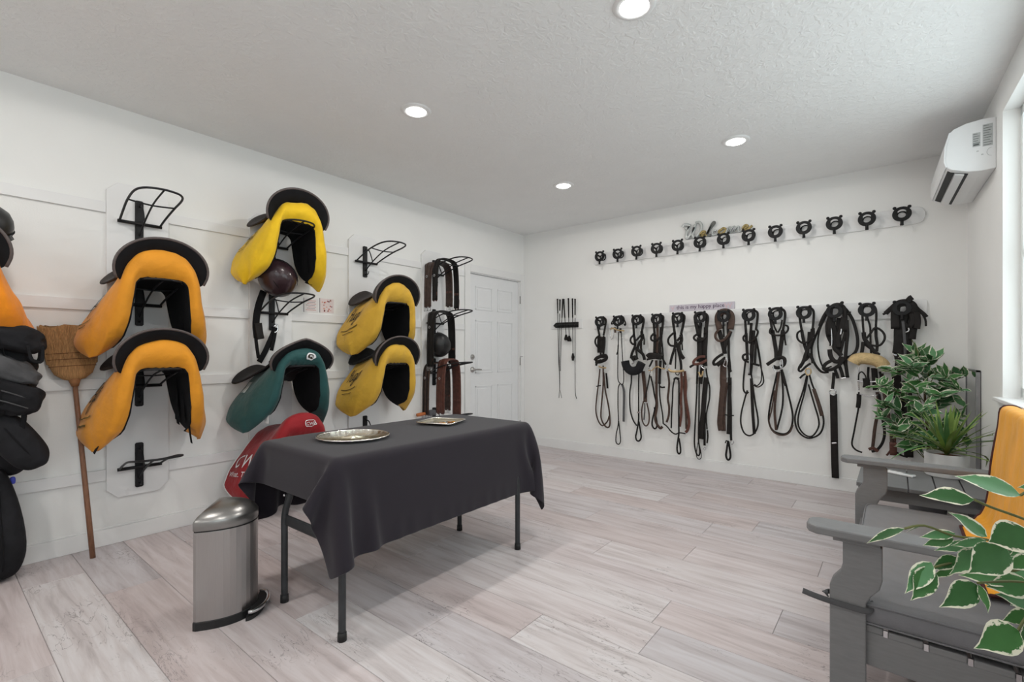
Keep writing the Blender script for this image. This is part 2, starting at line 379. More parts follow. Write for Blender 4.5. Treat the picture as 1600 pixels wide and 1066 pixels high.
# ---- ceiling downlights
def downlights():
    EM = mat('lit_diffuser', (1, 1, 1), .5, var=0, emis=(1, .985, .96), estr=14)
    pos = {(0, 2): 'round recessed ceiling light above the black table', (1, 2): 'recessed ceiling light cut by the top edge of the picture', (0, 3): 'small far recessed ceiling light near the door corner', (1, 3): 'recessed ceiling light on the right in front of the hook boards'}
    for i, (x, y) in enumerate(LIGHTS):
        ix, iy = i % 2, i//2
        lab = pos.get((ix, iy), 'recessed ceiling light behind the viewpoint, row %s, %s side' % (ORD[1-iy] if iy < 2 else '', 'left' if ix == 0 else 'right'))
        t = thing('recessed_light', (x, y, ZC), lab, 'ceiling light', 'recessed ceiling lights')
        mk('trim_ring', lathe([(.062, -.002), (.066, -.011), (.088, -.008), (.095, -.001), (.095, .002)], (x, y, ZC), 32), TRIM, t, True)
        mk('diffuser', lathe([(0, -.024), (.025, -.022), (.048, -.016), (.061, -.006), (.064, .002)], (x, y, ZC), 32), EM, t, True)
        ld = bpy.data.lights.new('downlight', 'AREA'); ld.shape = 'DISK'; ld.size = .12; ld.energy = LAMP_W; ld.color = (1, .96, .90)
        lo = bpy.data.objects.new('downlight', ld); C.objects.link(lo); lo.parent = t; lo.location = (0, 0, -.027)
        pd = bpy.data.lights.new('downlight_fill', 'SPOT'); pd.energy = FILL_W; pd.shadow_soft_size = .03; pd.spot_size = math.radians(176); pd.spot_blend = .02; pd.color = ld.color  # extra wide spot in the fitting, added to brighten the upper walls
        po = bpy.data.objects.new('downlight_fill', pd); C.objects.link(po); po.parent = t; po.location = (0, 0, -.03)
downlights()
# ================================================================ left wall: rack boards, saddle racks, saddles
XB = XL+.022
BN = ['white rack board at the left edge behind the bags', 'white rack board behind the two amber saddle covers', 'white rack board behind the bright yellow and green saddle covers', 'white rack board behind the two mustard saddle covers', 'white rack board with hanging girths beside the door']
for y0, lab in zip(BY, BN):
    y1 = y0+BW; z0, z1, c = .285, 2.262, .055
    poly = [(y0+c, z0), (y1-c, z0), (y1, z0+c), (y1, z1-c), (y1-c, z1), (y0+c, z1), (y0, z1-c), (y0, z0+c)]
    mk('rack_board', prism(poly, lambda a, b: (XL, a, b), lambda a, b: (XB, a, b)), BOARD, label=lab, cat='board', group='white rack boards on the left wall', loc=(XL, (y0+y1)/2, z0), bevel=.003)
RZ = [2.02, 1.502, .984, .466]
YC = [y+BW/2 for y in BY]
def make_rack():
    t = thing('saddle_rack', (0, 0, 0), 'x', 'saddle rack', 'black metal saddle racks')
    poly = [(-.022, -.128), (-.015, -.135), (.015, -.135), (.022, -.128), (.022, .143), (.015, .15), (-.015, .15), (-.022, .143)]
    b = mk('back_bar', prism(poly, lambda a, b: (.0, a, b), lambda a, b: (.012, a, b)), BLACK, t, bevel=.002)
    for z in (-.11, .125): mk('bolt', xform(lathe([(.007, 0), (.007, .003), (0, .005)], n=8), Matrix.Translation((.012, 0, z)) @ Matrix.Rotation(math.pi/2, 4, 'Y')), BLACK, b, True)
    mk('cross_bar', tube([(.028, -.115, -.002), (.028, .115, -.002)], .0105, 8), BLACK, t, True)
    lp = cr([(.03, -.105, 0), (.12, -.11, .035), (.26, -.118, .078), (.40, -.118, .103), (.475, -.09, .112), (.505, -.03, .115), (.505, .03, .115), (.475, .09, .112), (.40, .118, .103), (.26, .118, .078), (.12, .11, .035), (.03, .105, 0)], 4)
    mk('loop', tube(lp, .0065, 7), BLACK, t, True)
    mk('centre_rod', tube(cr([(.015, 0, -.075), (.12, 0, -.005), (.3, 0, .075), (.505, 0, .115)], 4), .0055, 6), BLACK, t, True)
    mk('cross_rod', tube(cr([(.27, -.118, .08), (.27, 0, .07), (.27, .118, .08)], 3), .005, 6), BLACK, t, True)
    mk('brace', tube(cr([(.012, 0, .11), (.07, 0, .10), (.12, .0, .0)], 3), .005, 6), BLACK, t, True)
    mk('bridle_hook', tube(cr([(.012, 0, -.105), (.045, 0, -.112), (.06, 0, -.10), (.062, 0, -.085)], 3), .004, 6), BLACK, t, True)
    return t
def kids(o): return [c for c in bpy.data.objects if c.parent == o]
def copy_tree(src, loc, **pr):
    r = src.copy(); C.objects.link(r); r.location = loc; ORG[r] = Vector(loc)
    def rec(a, b):
        for c in a.children:
            d = c.copy(); C.objects.link(d); d.parent = b; d.matrix_parent_inverse = c.matrix_parent_inverse.copy(); rec(c, d)
    rec(src, r); prop(r, **pr); return r
rack = make_rack()
RL = {(1, 0): 'empty black saddle rack at the top of the leftmost visible board', (1, 1): 'black saddle rack under the upper amber saddle', (1, 2): 'black saddle rack under the lower amber saddle', (1, 3): 'empty black saddle rack near the floor beside the broom',
      (2, 0): 'black saddle rack under the bright yellow saddle', (2, 1): 'empty black saddle rack between the yellow and green saddles', (2, 2): 'black saddle rack under the green saddle', (2, 3): 'black saddle rack under the red saddle cover',
      (3, 0): 'empty black saddle rack above the two mustard saddles', (3, 1): 'black saddle rack under the upper mustard saddle', (3, 2): 'black saddle rack under the lower mustard saddle', (3, 3): 'low empty saddle rack half hidden behind the black table',
      (4, 0): 'topmost saddle rack beside the door, holding brown girths', (4, 1): 'second saddle rack beside the door, holding a black girth', (4, 2): 'third saddle rack beside the door, holding a red-brown girth', (4, 3): 'lowest saddle rack beside the door, just above the table top',
      (0, 1): 'saddle rack under the orange saddle at the left edge'}
first = True
for (b, k), lab in RL.items():
    loc = (XB, YC[b], RZ[k])
    if first: rack.location = loc; ORG[rack] = Vector(loc); rack['label'] = lab; first = False
    else: copy_tree(rack, loc, label=lab)
DROP = [(0, 0), (.15, .006), (.28, .035), (.42, .11), (.58, .22), (.74, .34), (.88, .46), (1, .57)]
PROF_F = [(0, 0), (.15, .062), (.28, .118), (.42, .165), (.58, .195), (.74, .212), (.88, .216), (1, .185)]
PROF_W = [(0, 0), (.15, .062), (.28, .118), (.42, .178), (.58, .242), (.74, .30), (.88, .335), (1, .31)]
INNER = [(0, (0, .118)), (.15, (.05, .12)), (.26, (.1, .117)), (.38, (.126, .09)), (.6, (.137, -.02)), (.8, (.15, -.14)), (.92, (.165, -.22)), (1, (.18, -.275))]
def pair(tab, a): return interp([(x, p[0]) for x, p in tab], a), interp([(x, p[1]) for x, p in tab], a)
class Saddle:
    def __init__(s, b, k, colname, col, label, seed=0, flen=1.0, spread=1.0, seat=True, seatmat=None, full=False, lean=0, cat='saddle', du=0, binding=None, strps=(), ztop=0, wr=1.0, tz=0, ty=0, peak=0):
        s.O = Vector((XB+.012, YC[b], RZ[k])); s.seed = seed; s.flen = flen; s.spread = spread; s.full = full; s.lean = lean; s.du = du; s.ztop = ztop; s.wr = wr; s.tz = tz; s.ty = ty; s.peak = peak
        m = cover_mat(colname, col)
        s.t = thing('saddle', s.O, label, cat, 'saddles on the wall racks')
        N = 40; rows = []
        for i in range(N+1):
            q = -1+2*i/N; rows.append([s.outer(q, j/12) for j in range(13)]+[s.cap(q, (j+1)/6) for j in range(6)])
        s.cover = mk('cover', grid(rows), m, s.t, True, sub=1, solid=.003)
        ins = [[s.inner(-1+2*i/N, j/8) for j in range(9)] for i in range(N+1)]
        mk('lining', grid(ins), LINE, s.t, True, sub=1)
        mk('edge_binding', tube([s.cap(-1+2*i/N, 1)+Vector((.003, 0, 0)) for i in range(N+1)], .0045, 6), binding or LINE, s.t, True)
        if seat: s.make_seat(seatmat or SEAT)
        for (y, u, z0, z1, wdt) in strps:
            mk('billet_strap', strap(cr([s.O+Vector((u, y, z0)), s.O+Vector((u+.005, y*1.02, (z0+z1)/2)), s.O+Vector((u-.01, y*1.12, z1))], 4), wdt, .005, (0, 1, 0)), LINE, s.t)
    def zt(s, u):
        if s.full: return interp([(0, .165), (.12, .172), (.22, .178), (.32, .205), (.42, .285), (.47, .30), (.52, .285)], u)+s.ztop
        return interp([(0, .14), (.12, .155), (.2, .175), (.3, .222), (.4, .27), (.48, .292)], u)+s.ztop
    def ur(s, a):
        lo = interp([(0, .05), (.4, .02), (.7, .006), (.85, .03), (.93, .08), (.98, .14), (1, .20)], a); hi = interp([(0, .475), (.5, .47), (.75, .45), (.88, .41), (.95, .35), (.985, .29), (1, .235)], a)
        return lo, hi+s.du
    def outer(s, q, t):
        a = abs(q); sg = 1 if q >= 0 else -1; lo, hi = s.ur(a); u = lo+(hi-lo)*t
        dr = interp(DROP, a); fl = max(0, a-.35)/.65; k = max(0, min(1, u/.46))
        yw = interp(PROF_W, a); yw *= 1+(s.spread-1)*fl
        y = yw+(interp(PROF_F, a)-yw)*k**1.3
        y += .03*math.sin(math.pi*t)*min(1, fl*2.2)*(1-.5*fl)
        z = s.zt(u)-(dr if dr < .11 else .11+(dr-.11)*s.flen)*(1-.16*(1-u/.48)*fl)
        nz = mnoise.noise(Vector((q*4+s.seed*7, t*3.5, s.seed)))*.016+mnoise.noise(Vector((q*11, t*9+s.seed*3, s.seed)))*.008
        nz += .005*math.sin(t*14+q*22+s.seed)*max(0, t-.45)*2*fl
        nz *= s.wr
        return s.O+Vector((u+s.lean*z*.2, sg*(y+nz*.8*fl), z+nz*(1-fl)))
    def innerp(s, q):
        a = abs(q); sg = 1 if q >= 0 else -1; y, z = pair(INNER, a); fl = max(0, a-.35)/.65
        if z < .05: z = .05+(z-.05)*s.flen
        return sg*y, z
    def cap(s, q, t):
        A = s.outer(q, 1); a = abs(q); y, z = s.innerp(q); lo, hi = s.ur(a)
        Bp = s.O+Vector((hi-.012, y, z)); p = A.lerp(Bp, t)
        puff = math.sin(math.pi*t)*(.035*(1-a)+.012)
        w_ = mnoise.noise(Vector((q*9+s.seed*2, t*2, 5.)))*.012*math.sin(math.pi*min(1, t*1.2))
        return p+Vector((puff+w_*s.wr, 0, .004*math.sin(q*60+s.seed)*t*(1 if a < .5 else .3)*s.wr))
    def inner(s, q, t):
        a = abs(q); y, z = s.innerp(q); lo, hi = s.ur(a); u = hi-.013+(lo+.02-hi+.013)*t
        return s.O+Vector((u, y*(1+.35*t*max(0, a-.4)), z-.004-.02*t))
    def make_seat(s, m):
        S = [(.004, .252, .12, .05), (.014, .25, .17, .09), (.035, .232, .208, .115), (.07, .203, .212, .105), (.12, .184, .195, .08), (.17, .187, .168, .06), (.215, .203, .15, .055), (.28, .23, .14, .06), (.35, .272, .16, .095), (.42, .315, .19, .15), (.48, .34, .215, .195), (.52, .347, .228, .215)]
        def row(u, zc, hw, dr, du=0):
            f = max(0, 1-u/.34); r_ = []
            for k in range(-8, 9):
                v = k/8; uu = (u-(.065*v*v if u > .3 else 0)*min(1, (u-.3)/.15 if u > .3 else 0))*(1+s.du/.5)+du
                g = max(0, min(1, (u-.28)/.16))
                yy = hw*((1-g)*v+g*math.sin(1.95*v)); dd = dr*((1-g)*abs(v)**1.7+g*(abs(v)**1.25 if s.peak else (1-math.cos(1.95*v))/1.22))
                r_.append(s.O+Vector((max(uu, .002), yy+s.ty*f, zc+s.ztop+s.tz*f-dd)))
            return r_
        rows = [row(*x) for x in S]
        mk('seat', grid(rows), m, s.t, True, sub=1, solid=.016)
        back = [row(.522, .343, .226, .215), row(.512, .318, .200, .20), row(.488, .292, .172, .178), row(.46, .27, .15, .15)]
        mk('cantle_back', grid(back), LINE, s.t, True, sub=1)
        mk('cantle_welt', tube(cr(rows[-1], 2), .0075, 6), mat('worn_cantle_welt', (.10, .082, .08), .5, var=.2), s.t, True)
    def put(s, VF, fn, m, name, parent=None, label=None):
        V = [fn(v.x, v.y) for v in VF[0]]
        return mk(name, (V, VF[1]), m, parent or s.cover, label=label)
    def flapfn(s, a0, t0, su=.43, sa=.62, rot=0, off=.007):
        def f(x, y):
            x, y = x*math.cos(rot)-y*math.sin(rot), x*math.sin(rot)+y*math.cos(rot)
            p = s.outer(-(a0-y/sa), t0+x/su); return p+Vector((.0, -off, .001))
        return f
# pen-stroke lettering
def strokes(paths, wd, n=5):
    vf = []
    for P in paths:
        Q = cr([Vector((x, y, 0)) for x, y in P], n); V, Fc = [], []
        for i, p in enumerate(Q):
            T = (Q[min(i+1, len(Q)-1)]-Q[max(i-1, 0)]); T = T.normalized() if T.length > 0 else Vector((1, 0, 0)); nn = Vector((-T.y, T.x, 0))*wd/2
            V += [p-nn, p+nn]
        vf.append((V, [[2*i, 2*i+2, 2*i+3, 2*i+1] for i in range(len(Q)-1)]))
    return join(*vf)
HUGO = [[(.02, .55), (.12, .95), (.2, .95), (.13, .4), (.05, 0)], [(.1, .48), (.3, .5), (.45, .55)], [(.48, 1.0), (.42, .5), (.38, .05), (.5, .1)],
        [(.58, .5), (.56, .12), (.66, .02), (.78, .25), (.82, .5), (.80, .1), (.9, .08)],
        [(1.15, .45), (1.0, .45), (.97, .12), (1.08, .03), (1.18, .3), (1.2, .5), (1.15, -.2), (1.02, -.45), (.98, -.2), (1.3, .1)],
        [(1.48, .48), (1.35, .4), (1.36, .05), (1.5, .02), (1.58, .3), (1.48, .48), (1.7, .5)]]
INK = mat('dark_printed_ink', (.03, .022, .012), .8, var=.1)
def script_mark(s, a0, t0, h=.055, rot=.0, sub=True):
    V, Fc = strokes([[(x*h, y*h) for x, y in P] for P in HUGO], h*.075)
    s.put((V, Fc), s.flapfn(a0, t0, rot=rot), INK, 'printed_name')
    if sub:
        ln = strokes([[(.0, -.7*h), (.9*h, -.7*h), (1.75*h, -.68*h)], [(.3*h, -1.0*h), (1.4*h, -.99*h)]], h*.07)
        s.put(ln, s.flapfn(a0, t0, rot=rot), mat('faded_ink', (.16, .10, .02), .8), 'printed_line')
AMBER = srgb(222, 146, 30); MUST = srgb(208, 164, 52); YEL = srgb(236, 192, 22)
s1 = Saddle(1, 1, 'amber_canvas', AMBER, 'upper amber saddle cover with dark cantle, above the broom head', 1, spread=1.0, strps=[(.15, .26, -.0, -.24, .05)])
script_mark(s1, .60, .12, .10)
s2 = Saddle(1, 2, 'amber_canvas', AMBER, 'lower amber saddle cover with black straps hanging out below', 2, spread=.95, flen=1.05, strps=[(.13, .22, .05, -.22, .07), (.14, .30, .05, -.23, .06), (.145, .18, -.02, -.25, .05), (.17, .33, -.16, -.36, .03), (-.24, .26, -.22, -.36, .03)])
script_mark(s2, .62, .06, .115)
s3 = Saddle(2, 0, 'bright_yellow_canvas', YEL, 'bright yellow saddle cover on the highest rack', 3, spread=.98, flen=1.0, du=-.06, wr=1.7, strps=[(.14, .22, .05, -.2, .09)])
script_mark(s3, .52, .10, .085, .1)
GREEN = srgb(30, 78, 78)
SG = mat('black_saddle_seat', (.014, .013, .0135), .55, spec=.2, var=.25, bump=.1, bscale=160)
s4 = Saddle(2, 2, 'dark_green_nylon', GREEN, 'dark green saddle cover with white round emblem', 4, spread=1.1, flen=.95, seatmat=SG, ztop=-.04, tz=-.10, ty=-.12, peak=.45, strps=[(.15, .24, .05, -.15, .1)])
s5 = Saddle(2, 3, 'red_nylon', srgb(146, 14, 26), 'red saddle cover with white lettering behind the black table', 5, spread=1.12, flen=1.0, seat=False, full=True, binding=TRIM)
s6 = Saddle(3, 1, 'mustard_canvas', MUST, 'upper mustard saddle cover with brown seat, next to the girths', 6, spread=.98, flen=.98, wr=1.3)
script_mark(s6, .56, .14, .115)
s7 = Saddle(3, 2, 'mustard_canvas', MUST, 'lower mustard saddle cover with black seat, nearest the table', 7, spread=1.0, flen=.98, seatmat=SG, wr=1.2)
script_mark(s7, .56, .14, .10)
s8 = Saddle(0, 1, 'orange_canvas', srgb(245, 146, 16), 'orange saddle cover cut off by the left picture edge', 8, spread=1.12, flen=.82, seatmat=SG, wr=1.5, strps=[(.2, .3, -.05, -.36, .05)])
# emblem of the green cover
def on_cap(s, q0, t0, kq=.0, off=.02):
    def f(x, y):
        q = q0+x/.40; t = t0-y/.20
        return s.cap(q, max(.02, min(.98, t)))+Vector((.009, 0, 0))
    return f
WT = mat('white_embroidery', (.8, .8, .82), .8, var=.05)
ringV, ringF = [], []
def ring2(r0, r1, n=28, sx=1.0):
    V = []
    for k in range(n):
        a = 2*math.pi*k/n; V += [Vector((r0*math.cos(a)*sx, r0*math.sin(a), 0)), Vector((r1*math.cos(a)*sx, r1*math.sin(a), 0))]
    return V, [[2*k, 2*k+1, (2*k+3) % (2*n), (2*k+2) % (2*n)] for k in range(n)]
f4 = on_cap(s4, .10, .52)
s4.put(ring2(.026, .04), f4, WT, 'round_emblem', label='white round emblem')
s4.put(ring2(.0, .0262), f4, INK, 'emblem_field')
f4b = lambda x, y: f4(x, y)+Vector((.003, 0, 0))
s4.put(strokes([[(-.012, .008), (-.002, .012), (-.006, .0), (-.012, -.01)], [(.004, .012), (.014, .006), (.006, -.004), (.014, -.012)], [(-.004, -.002), (.002, .004)]], .004), f4b, WT, 'emblem_letters')
ff = s4.flapfn(.56, .10); V, Fc = grid([[(x*.06, y*.075, 0) for x in (0, .25, .5, .75, 1)] for y in (0, .25, .5, .75, 1)])
s4.put((V, Fc), ff, mat('clear_pocket_plastic', (.45, .52, .53), .15, var=.1), 'label_pocket')
lb = grid([[s4.O+Vector((.33+.06*x, -.205, -.225-.06*z)) for x in (0, .5, 1)] for z in (0, .5, 1)])
mk('paper_tag', lb, TRIM, s4.t, solid=.001)
# lettering of the red cover
V, Fc = textmesh('CWD', .12); s5.put((V, Fc), s5.flapfn(.68, .10, rot=.1), WT, 'white_lettering')
V, Fc = textmesh('What. Touch', .052); s5.put((V, Fc), s5.flapfn(.77, .08, rot=.1), WT, 'white_motto')
f5 = on_cap(s5, .08, .42)
V, Fc = textmesh('CWD', .036); V = [v-Vector((.036, .012, 0)) for v in V]
s5.put((V, Fc), f5, WT, 'front_emblem', label='small white front emblem')
s5.put(strokes([[(-.042, .012), (-.03, .026), (.03, .026), (.042, .016), (.038, -.01), (.025, -.022), (-.02, -.022), (-.04, -.012), (-.042, .012)]], .0045), f5, WT, 'emblem_frame')
for q in (0,):
    N = 40
    mk('rim_piping', tube([s5.outer(-1+2*i/N, 0) for i in range(N+1)], .004, 6), TRIM, s5.t, True)
# ---------------------------------------------------------------- girths on the racks beside the door
GW = lambda b, k, x, y, z: Vector((XB+x, YC[b]+y, RZ[k]+z))
def girth(k, u0, wd_, m, label, lft, rgt, top=.105, hw=.135, flare=1.5, tails=None, m2=None, metal=True):
    wd = wd_*1.22
    t = thing('girth', GW(4, k, u0, 0, top), label, 'girth', 'leather girths by the door')
    zz = .03+u0*.2
    P = [(-hw-.02, lft), (-hw-.018, lft*.5), (-hw-.008, 0), (-hw+.015, zz+.03), (-hw*.55, zz+.058), (0, zz+.064), (hw*.55, zz+.058), (hw-.015, zz+.03), (hw+.006, 0), (hw+.014, rgt*.5), (hw+.012, rgt)]
    Q = cr([GW(4, k, u0, a, b) for a, b in P], 4); N = len(Q)
    nr = []
    for i in range(N):
        T = (Q[min(i+1, N-1)]-Q[max(i-1, 0)]).normalized(); nr.append(T.cross(Vector((1, 0, 0))))
    ws = [wd*(1+(flare-1)*math.exp(-((i/(N-1)-.42)/.13)**2)) for i in range(N)]
    mk('leather_body', strap(Q, ws, .012, nr), m, t, True)
    for x in (-.3, .3):
        mk('stitched_rib', strap([q+Vector((x*ws[i]*.8, 0, 0))+nr[i]*(-.006) for i, q in enumerate(Q)], .012, .01, nr), m2 or LEATHER, t, True)
    for sgn, lo in ((-1, lft), (1, rgt)):
        y = sgn*(hw+.018)
        for j in (-.25, .25):
            x = u0+wd*j
            mk('billet', strap(cr([GW(4, k, x, y-sgn*.012, lo+.16), GW(4, k, x+.004, y+sgn*.004, lo+.08), GW(4, k, x, y, lo-.01)], 3), wd*.32, .006, (0, 1, 0)), TANBR, t, True)
            if metal:
                bk = [GW(4, k, x+a*wd*.2, y+sgn*.006, lo-.012+c) for a, c in ((-1, -.03), (1, -.03), (1, .015), (-1, .015))]
                bo = mk('buckle', tube(bk, .0032, 5, True), STEEL, t, True)
                mk('buckle_tongue', tube([GW(4, k, x, y+sgn*.008, lo-.042), GW(4, k, x, y+sgn*.008, lo+.004)], .0025, 5), STEEL, bo)
    for sgn in (-1,):
        mk('snap_ring', torus(GW(4, k, u0, -(hw+.03), -.05), .011, .003, (0, 1, 0), 12, 5), STEEL, t, True)
girth(0, .08, .085, BROWN, 'brown girth nearest the wall on the top rack by the door', -.36, -.33, m2=BROWN, flare=2.3)
girth(0, .19, .06, LEATHER, 'slim dark girth in front on the top rack by the door', -.30, -.36, flare=1.2, metal=False)
girth(1, .12, .085, LEATHER, 'black girth with steel buckles on the middle rack by the door', -.45, -.42, flare=1.8)
girth(2, .05, .08, BROWN, 'dark brown girth on the third rack by the door', -.42, -.40, flare=1.3, m2=LEATHER)
girth(2, .23, .10, TANBR, 'red-brown padded girth on the third rack by the door', -.40, -.44, hw=.10, flare=1.1, m2=TANBR, metal=False)
# riding helmets
def helmet(c, r, ax, m, label, strapP=None, brim=True):
    c = Vector(c); t = thing('riding_helmet', c, label, 'helmet')
    R = Vector((0, 0, 1)).rotation_difference(Vector(ax)).to_matrix().to_4x4()
    T = Matrix.Translation(c) @ R
    V, Fc = lathe([(1.0*r, -.12*r), (1.02*r, .1*r), (.98*r, .4*r), (.84*r, .72*r), (.58*r, .93*r), (.25*r, 1.02*r), (0, 1.03*r)], n=28, sx=1.12)
    mk('shell', xform((V, Fc), T), m, t, True)
    mk('rim', xform(tube([(1.12*r*math.cos(a), r*math.sin(a), -.1*r) for a in [2*math.pi*k/28 for k in range(28)]], .05*r, 6, True), T), LINE, t, True)
    if brim:
        rows = [[((1.05+.42*j)*1.12*r*math.cos(a)*(1 if j == 0 else .98), (1.0+.1*j)*r*math.sin(a), (-.08-.14*j)*r) for a in [(-1.05+2.1*i/12) for i in range(13)]] for j in (0, .35, .7, 1)]
        mk('peak', xform(grid(rows), T), m, t, True, solid=.004)
    mk('lining', xform(lathe([(.93*r, -.1*r), (.9*r, .3*r), (.5*r, .8*r), (0, .85*r)], n=20, sx=1.12), T), LINE, t, True)
    mk('centre_stripe', xform(strap(cr([(-1.1*r, 0, .15*r), (-.8*r, 0, .82*r), (0, 0, 1.05*r), (.8*r, 0, .82*r), (1.1*r, 0, .15*r)], 4), .3*r, .012, (0, 1, 0)) if False else tube(cr([(-1.12*r, 0, .15*r), (-.88*r, 0, .72*r), (0, 0, 1.04*r), (.88*r, 0, .72*r), (1.12*r, 0, .15*r)], 4), .02*r, 5), T), LINE, t, True)
    if strapP: mk('chin_strap', strap(cr(strapP, 4), .018, .004, (1, 0, 0)), LINE, t, True)
    return t
HM = mat('dark_maroon_helmet_shell', (.035, .018, .022), .28, var=.2, coat=.3)
HB = mat('black_helmet_shell', (.02, .02, .021), .38, var=.2)
c = onX(434, 434, XL+.2); helmet(c, .128, (.75, -.45, -.5), HM, 'dark maroon riding helmet hanging below the bright yellow saddle', [c+Vector((-.05, -.02, .08)), c+Vector((-.06, .0, .16)), Vector((XB+.06, YC[2], RZ[0]-.1))], brim=False)
c = onX(686, 539, XL+.12); helmet(c, .112, (.95, -.2, -.15), HB, 'black riding helmet hanging between the girths by the door', [c+Vector((0, .0, .09)), Vector((XB+.06, YC[4], RZ[1]-.1))], brim=False)
# loose straps hanging below the helmet
def hang(name, label, cat, parts, loc):
    t = thing(name, loc, label, cat)
    for nm, P, wd, th, m in parts: mk(nm, strap(cr(P, 4), wd, th, (1, 0, 0)), m, t, True)
    return t
o = lambda x, y, d=.09: onX(x, y, XL+d)
hang('stirrup_leather', 'folded black stirrup leather hanging beside the empty middle rack', 'strap', [
    ('upper_strap', [o(412, 455), o(404, 478), o(400, 505), o(402, 528)], .05, .01, LINE), ('keeper', [o(403, 505, .1), o(405, 520, .1), o(407, 530, .1)], .055, .02, LEATHER), ('tail', [o(399, 520), o(401, 540), o(404, 560)], .024, .006, LINE)], o(404, 455))
hang('headcollar', 'black strap with steel buckle hung on the middle rack hook', 'strap', [
    ('long_strap', [o(431, 512), o(423, 530), o(414, 550), o(405, 566)], .04, .008, LINE), ('short_strap', [o(431, 512, .1), o(428, 530, .1), o(424, 548, .1)], .028, .006, LINE), ('buckle', [o(428, 511, .105), o(433, 507, .105), o(434, 516, .105), o(429, 520, .105)], .01, .004, STEEL)], o(430, 506))
# printed cards and wall plate
PINK = mat('pale_pink_card', (.78, .68, .68), .7, var=.04)
def card(px0, py0, px1, py1, label, dots):
    a, b = onX(px0, py0, XL), onX(px1, py1, XL); t = thing('printed_card', (XL, (a.y+b.y)/2, b.z), label, 'card')
    mk('sheet', box(XL, XL+.003, a.y, b.y, b.z, a.z), PINK if dots else mat('white_card', (.8, .77, .77), .7, var=.02), t)
    R = random.Random(3)
    RD = [mat('rust_print', srgb(190, 80, 70), .7), mat('plum_print', srgb(120, 60, 80), .7), mat('peach_print', srgb(226, 150, 120), .7)]
    for i in range(22 if dots else 7):
        y = a.y+(b.y-a.y)*R.uniform(.12, .88); z = b.z+(a.z-b.z)*R.uniform(.1, .9); r = R.uniform(.005, .010)
        ang = R.uniform(0, 3); P = [(y+r*(1 if k % 2 else .5)*math.cos(ang+k*math.pi/4), z+r*(1 if k % 2 else .5)*math.sin(ang+k*math.pi/4)) for k in range(8)]
        if dots: mk('printed_flower', prism(P, lambda u, v: (XL+.003, u, v), lambda u, v: (XL+.0036, u, v)), RD[i % 3], t)
        else:
            zz = b.z+(a.z-b.z)*(.15+.11*i); mk('printed_line', box(XL+.003, XL+.0036, a.y+.02+.01*(i % 3), b.y-.02-.008*(i % 2), zz, zz+.003), RD[i % 2], t)
    mk('edge_strip', box(XL+.003, XL+.005, a.y, a.y+.005, b.z, a.z), mat('grey_strip', (.3, .27, .28), .6), t)
card(474, 465, 497, 489, 'white printed card on the wall behind the empty rack', False)
card(499, 466, 521, 490, 'pink floral card on the wall beside the white card', True)
a, b = onX(521, 533, XL), onX(530, 556, XL)
t = thing('wall_outlet', (XL, (a.y+b.y)/2, b.z), 'white electrical outlet plate on the wall beside the green saddle', 'outlet')
mk('plate', box(XL, XL+.006, a.y-.01, b.y+.01, b.z, a.z), WHITE, t, bevel=.002)
for z in (.3, .7): mk('socket', xform(lathe([(.016, 0), (.016, .003), (0, .003)], n=14), Matrix.Translation((XL+.006, (a.y+b.y)/2, b.z+(a.z-b.z)*z)) @ Matrix.Rotation(math.pi/2, 4, 'Y')), mat('off_white_plastic', (.7, .7, .7), .35), t)
# wooden-handled brush on the lowest rack by the door
a = onX(651, 649, XL+.042)
t = thing('dandy_brush', a, 'brush with orange wooden handle just above the far table edge', 'brush')
mk('handle', tube(cr([a, a+Vector((.02, .06, .008)), a+Vector((.03, .12, .012))], 4), [.016, .017, .018, .018, .017, .016, .015, .014, .012], 8), mat('orange_wood', srgb(190, 110, 60), .5, var=.15, scale=40), t, True)
mk('head', lump(a+Vector((.035, .17, .012)), (.03, .05, .03), (.5, .5), 14, 8), mat('grey_bristle', (.12, .12, .13), .9), t, True)
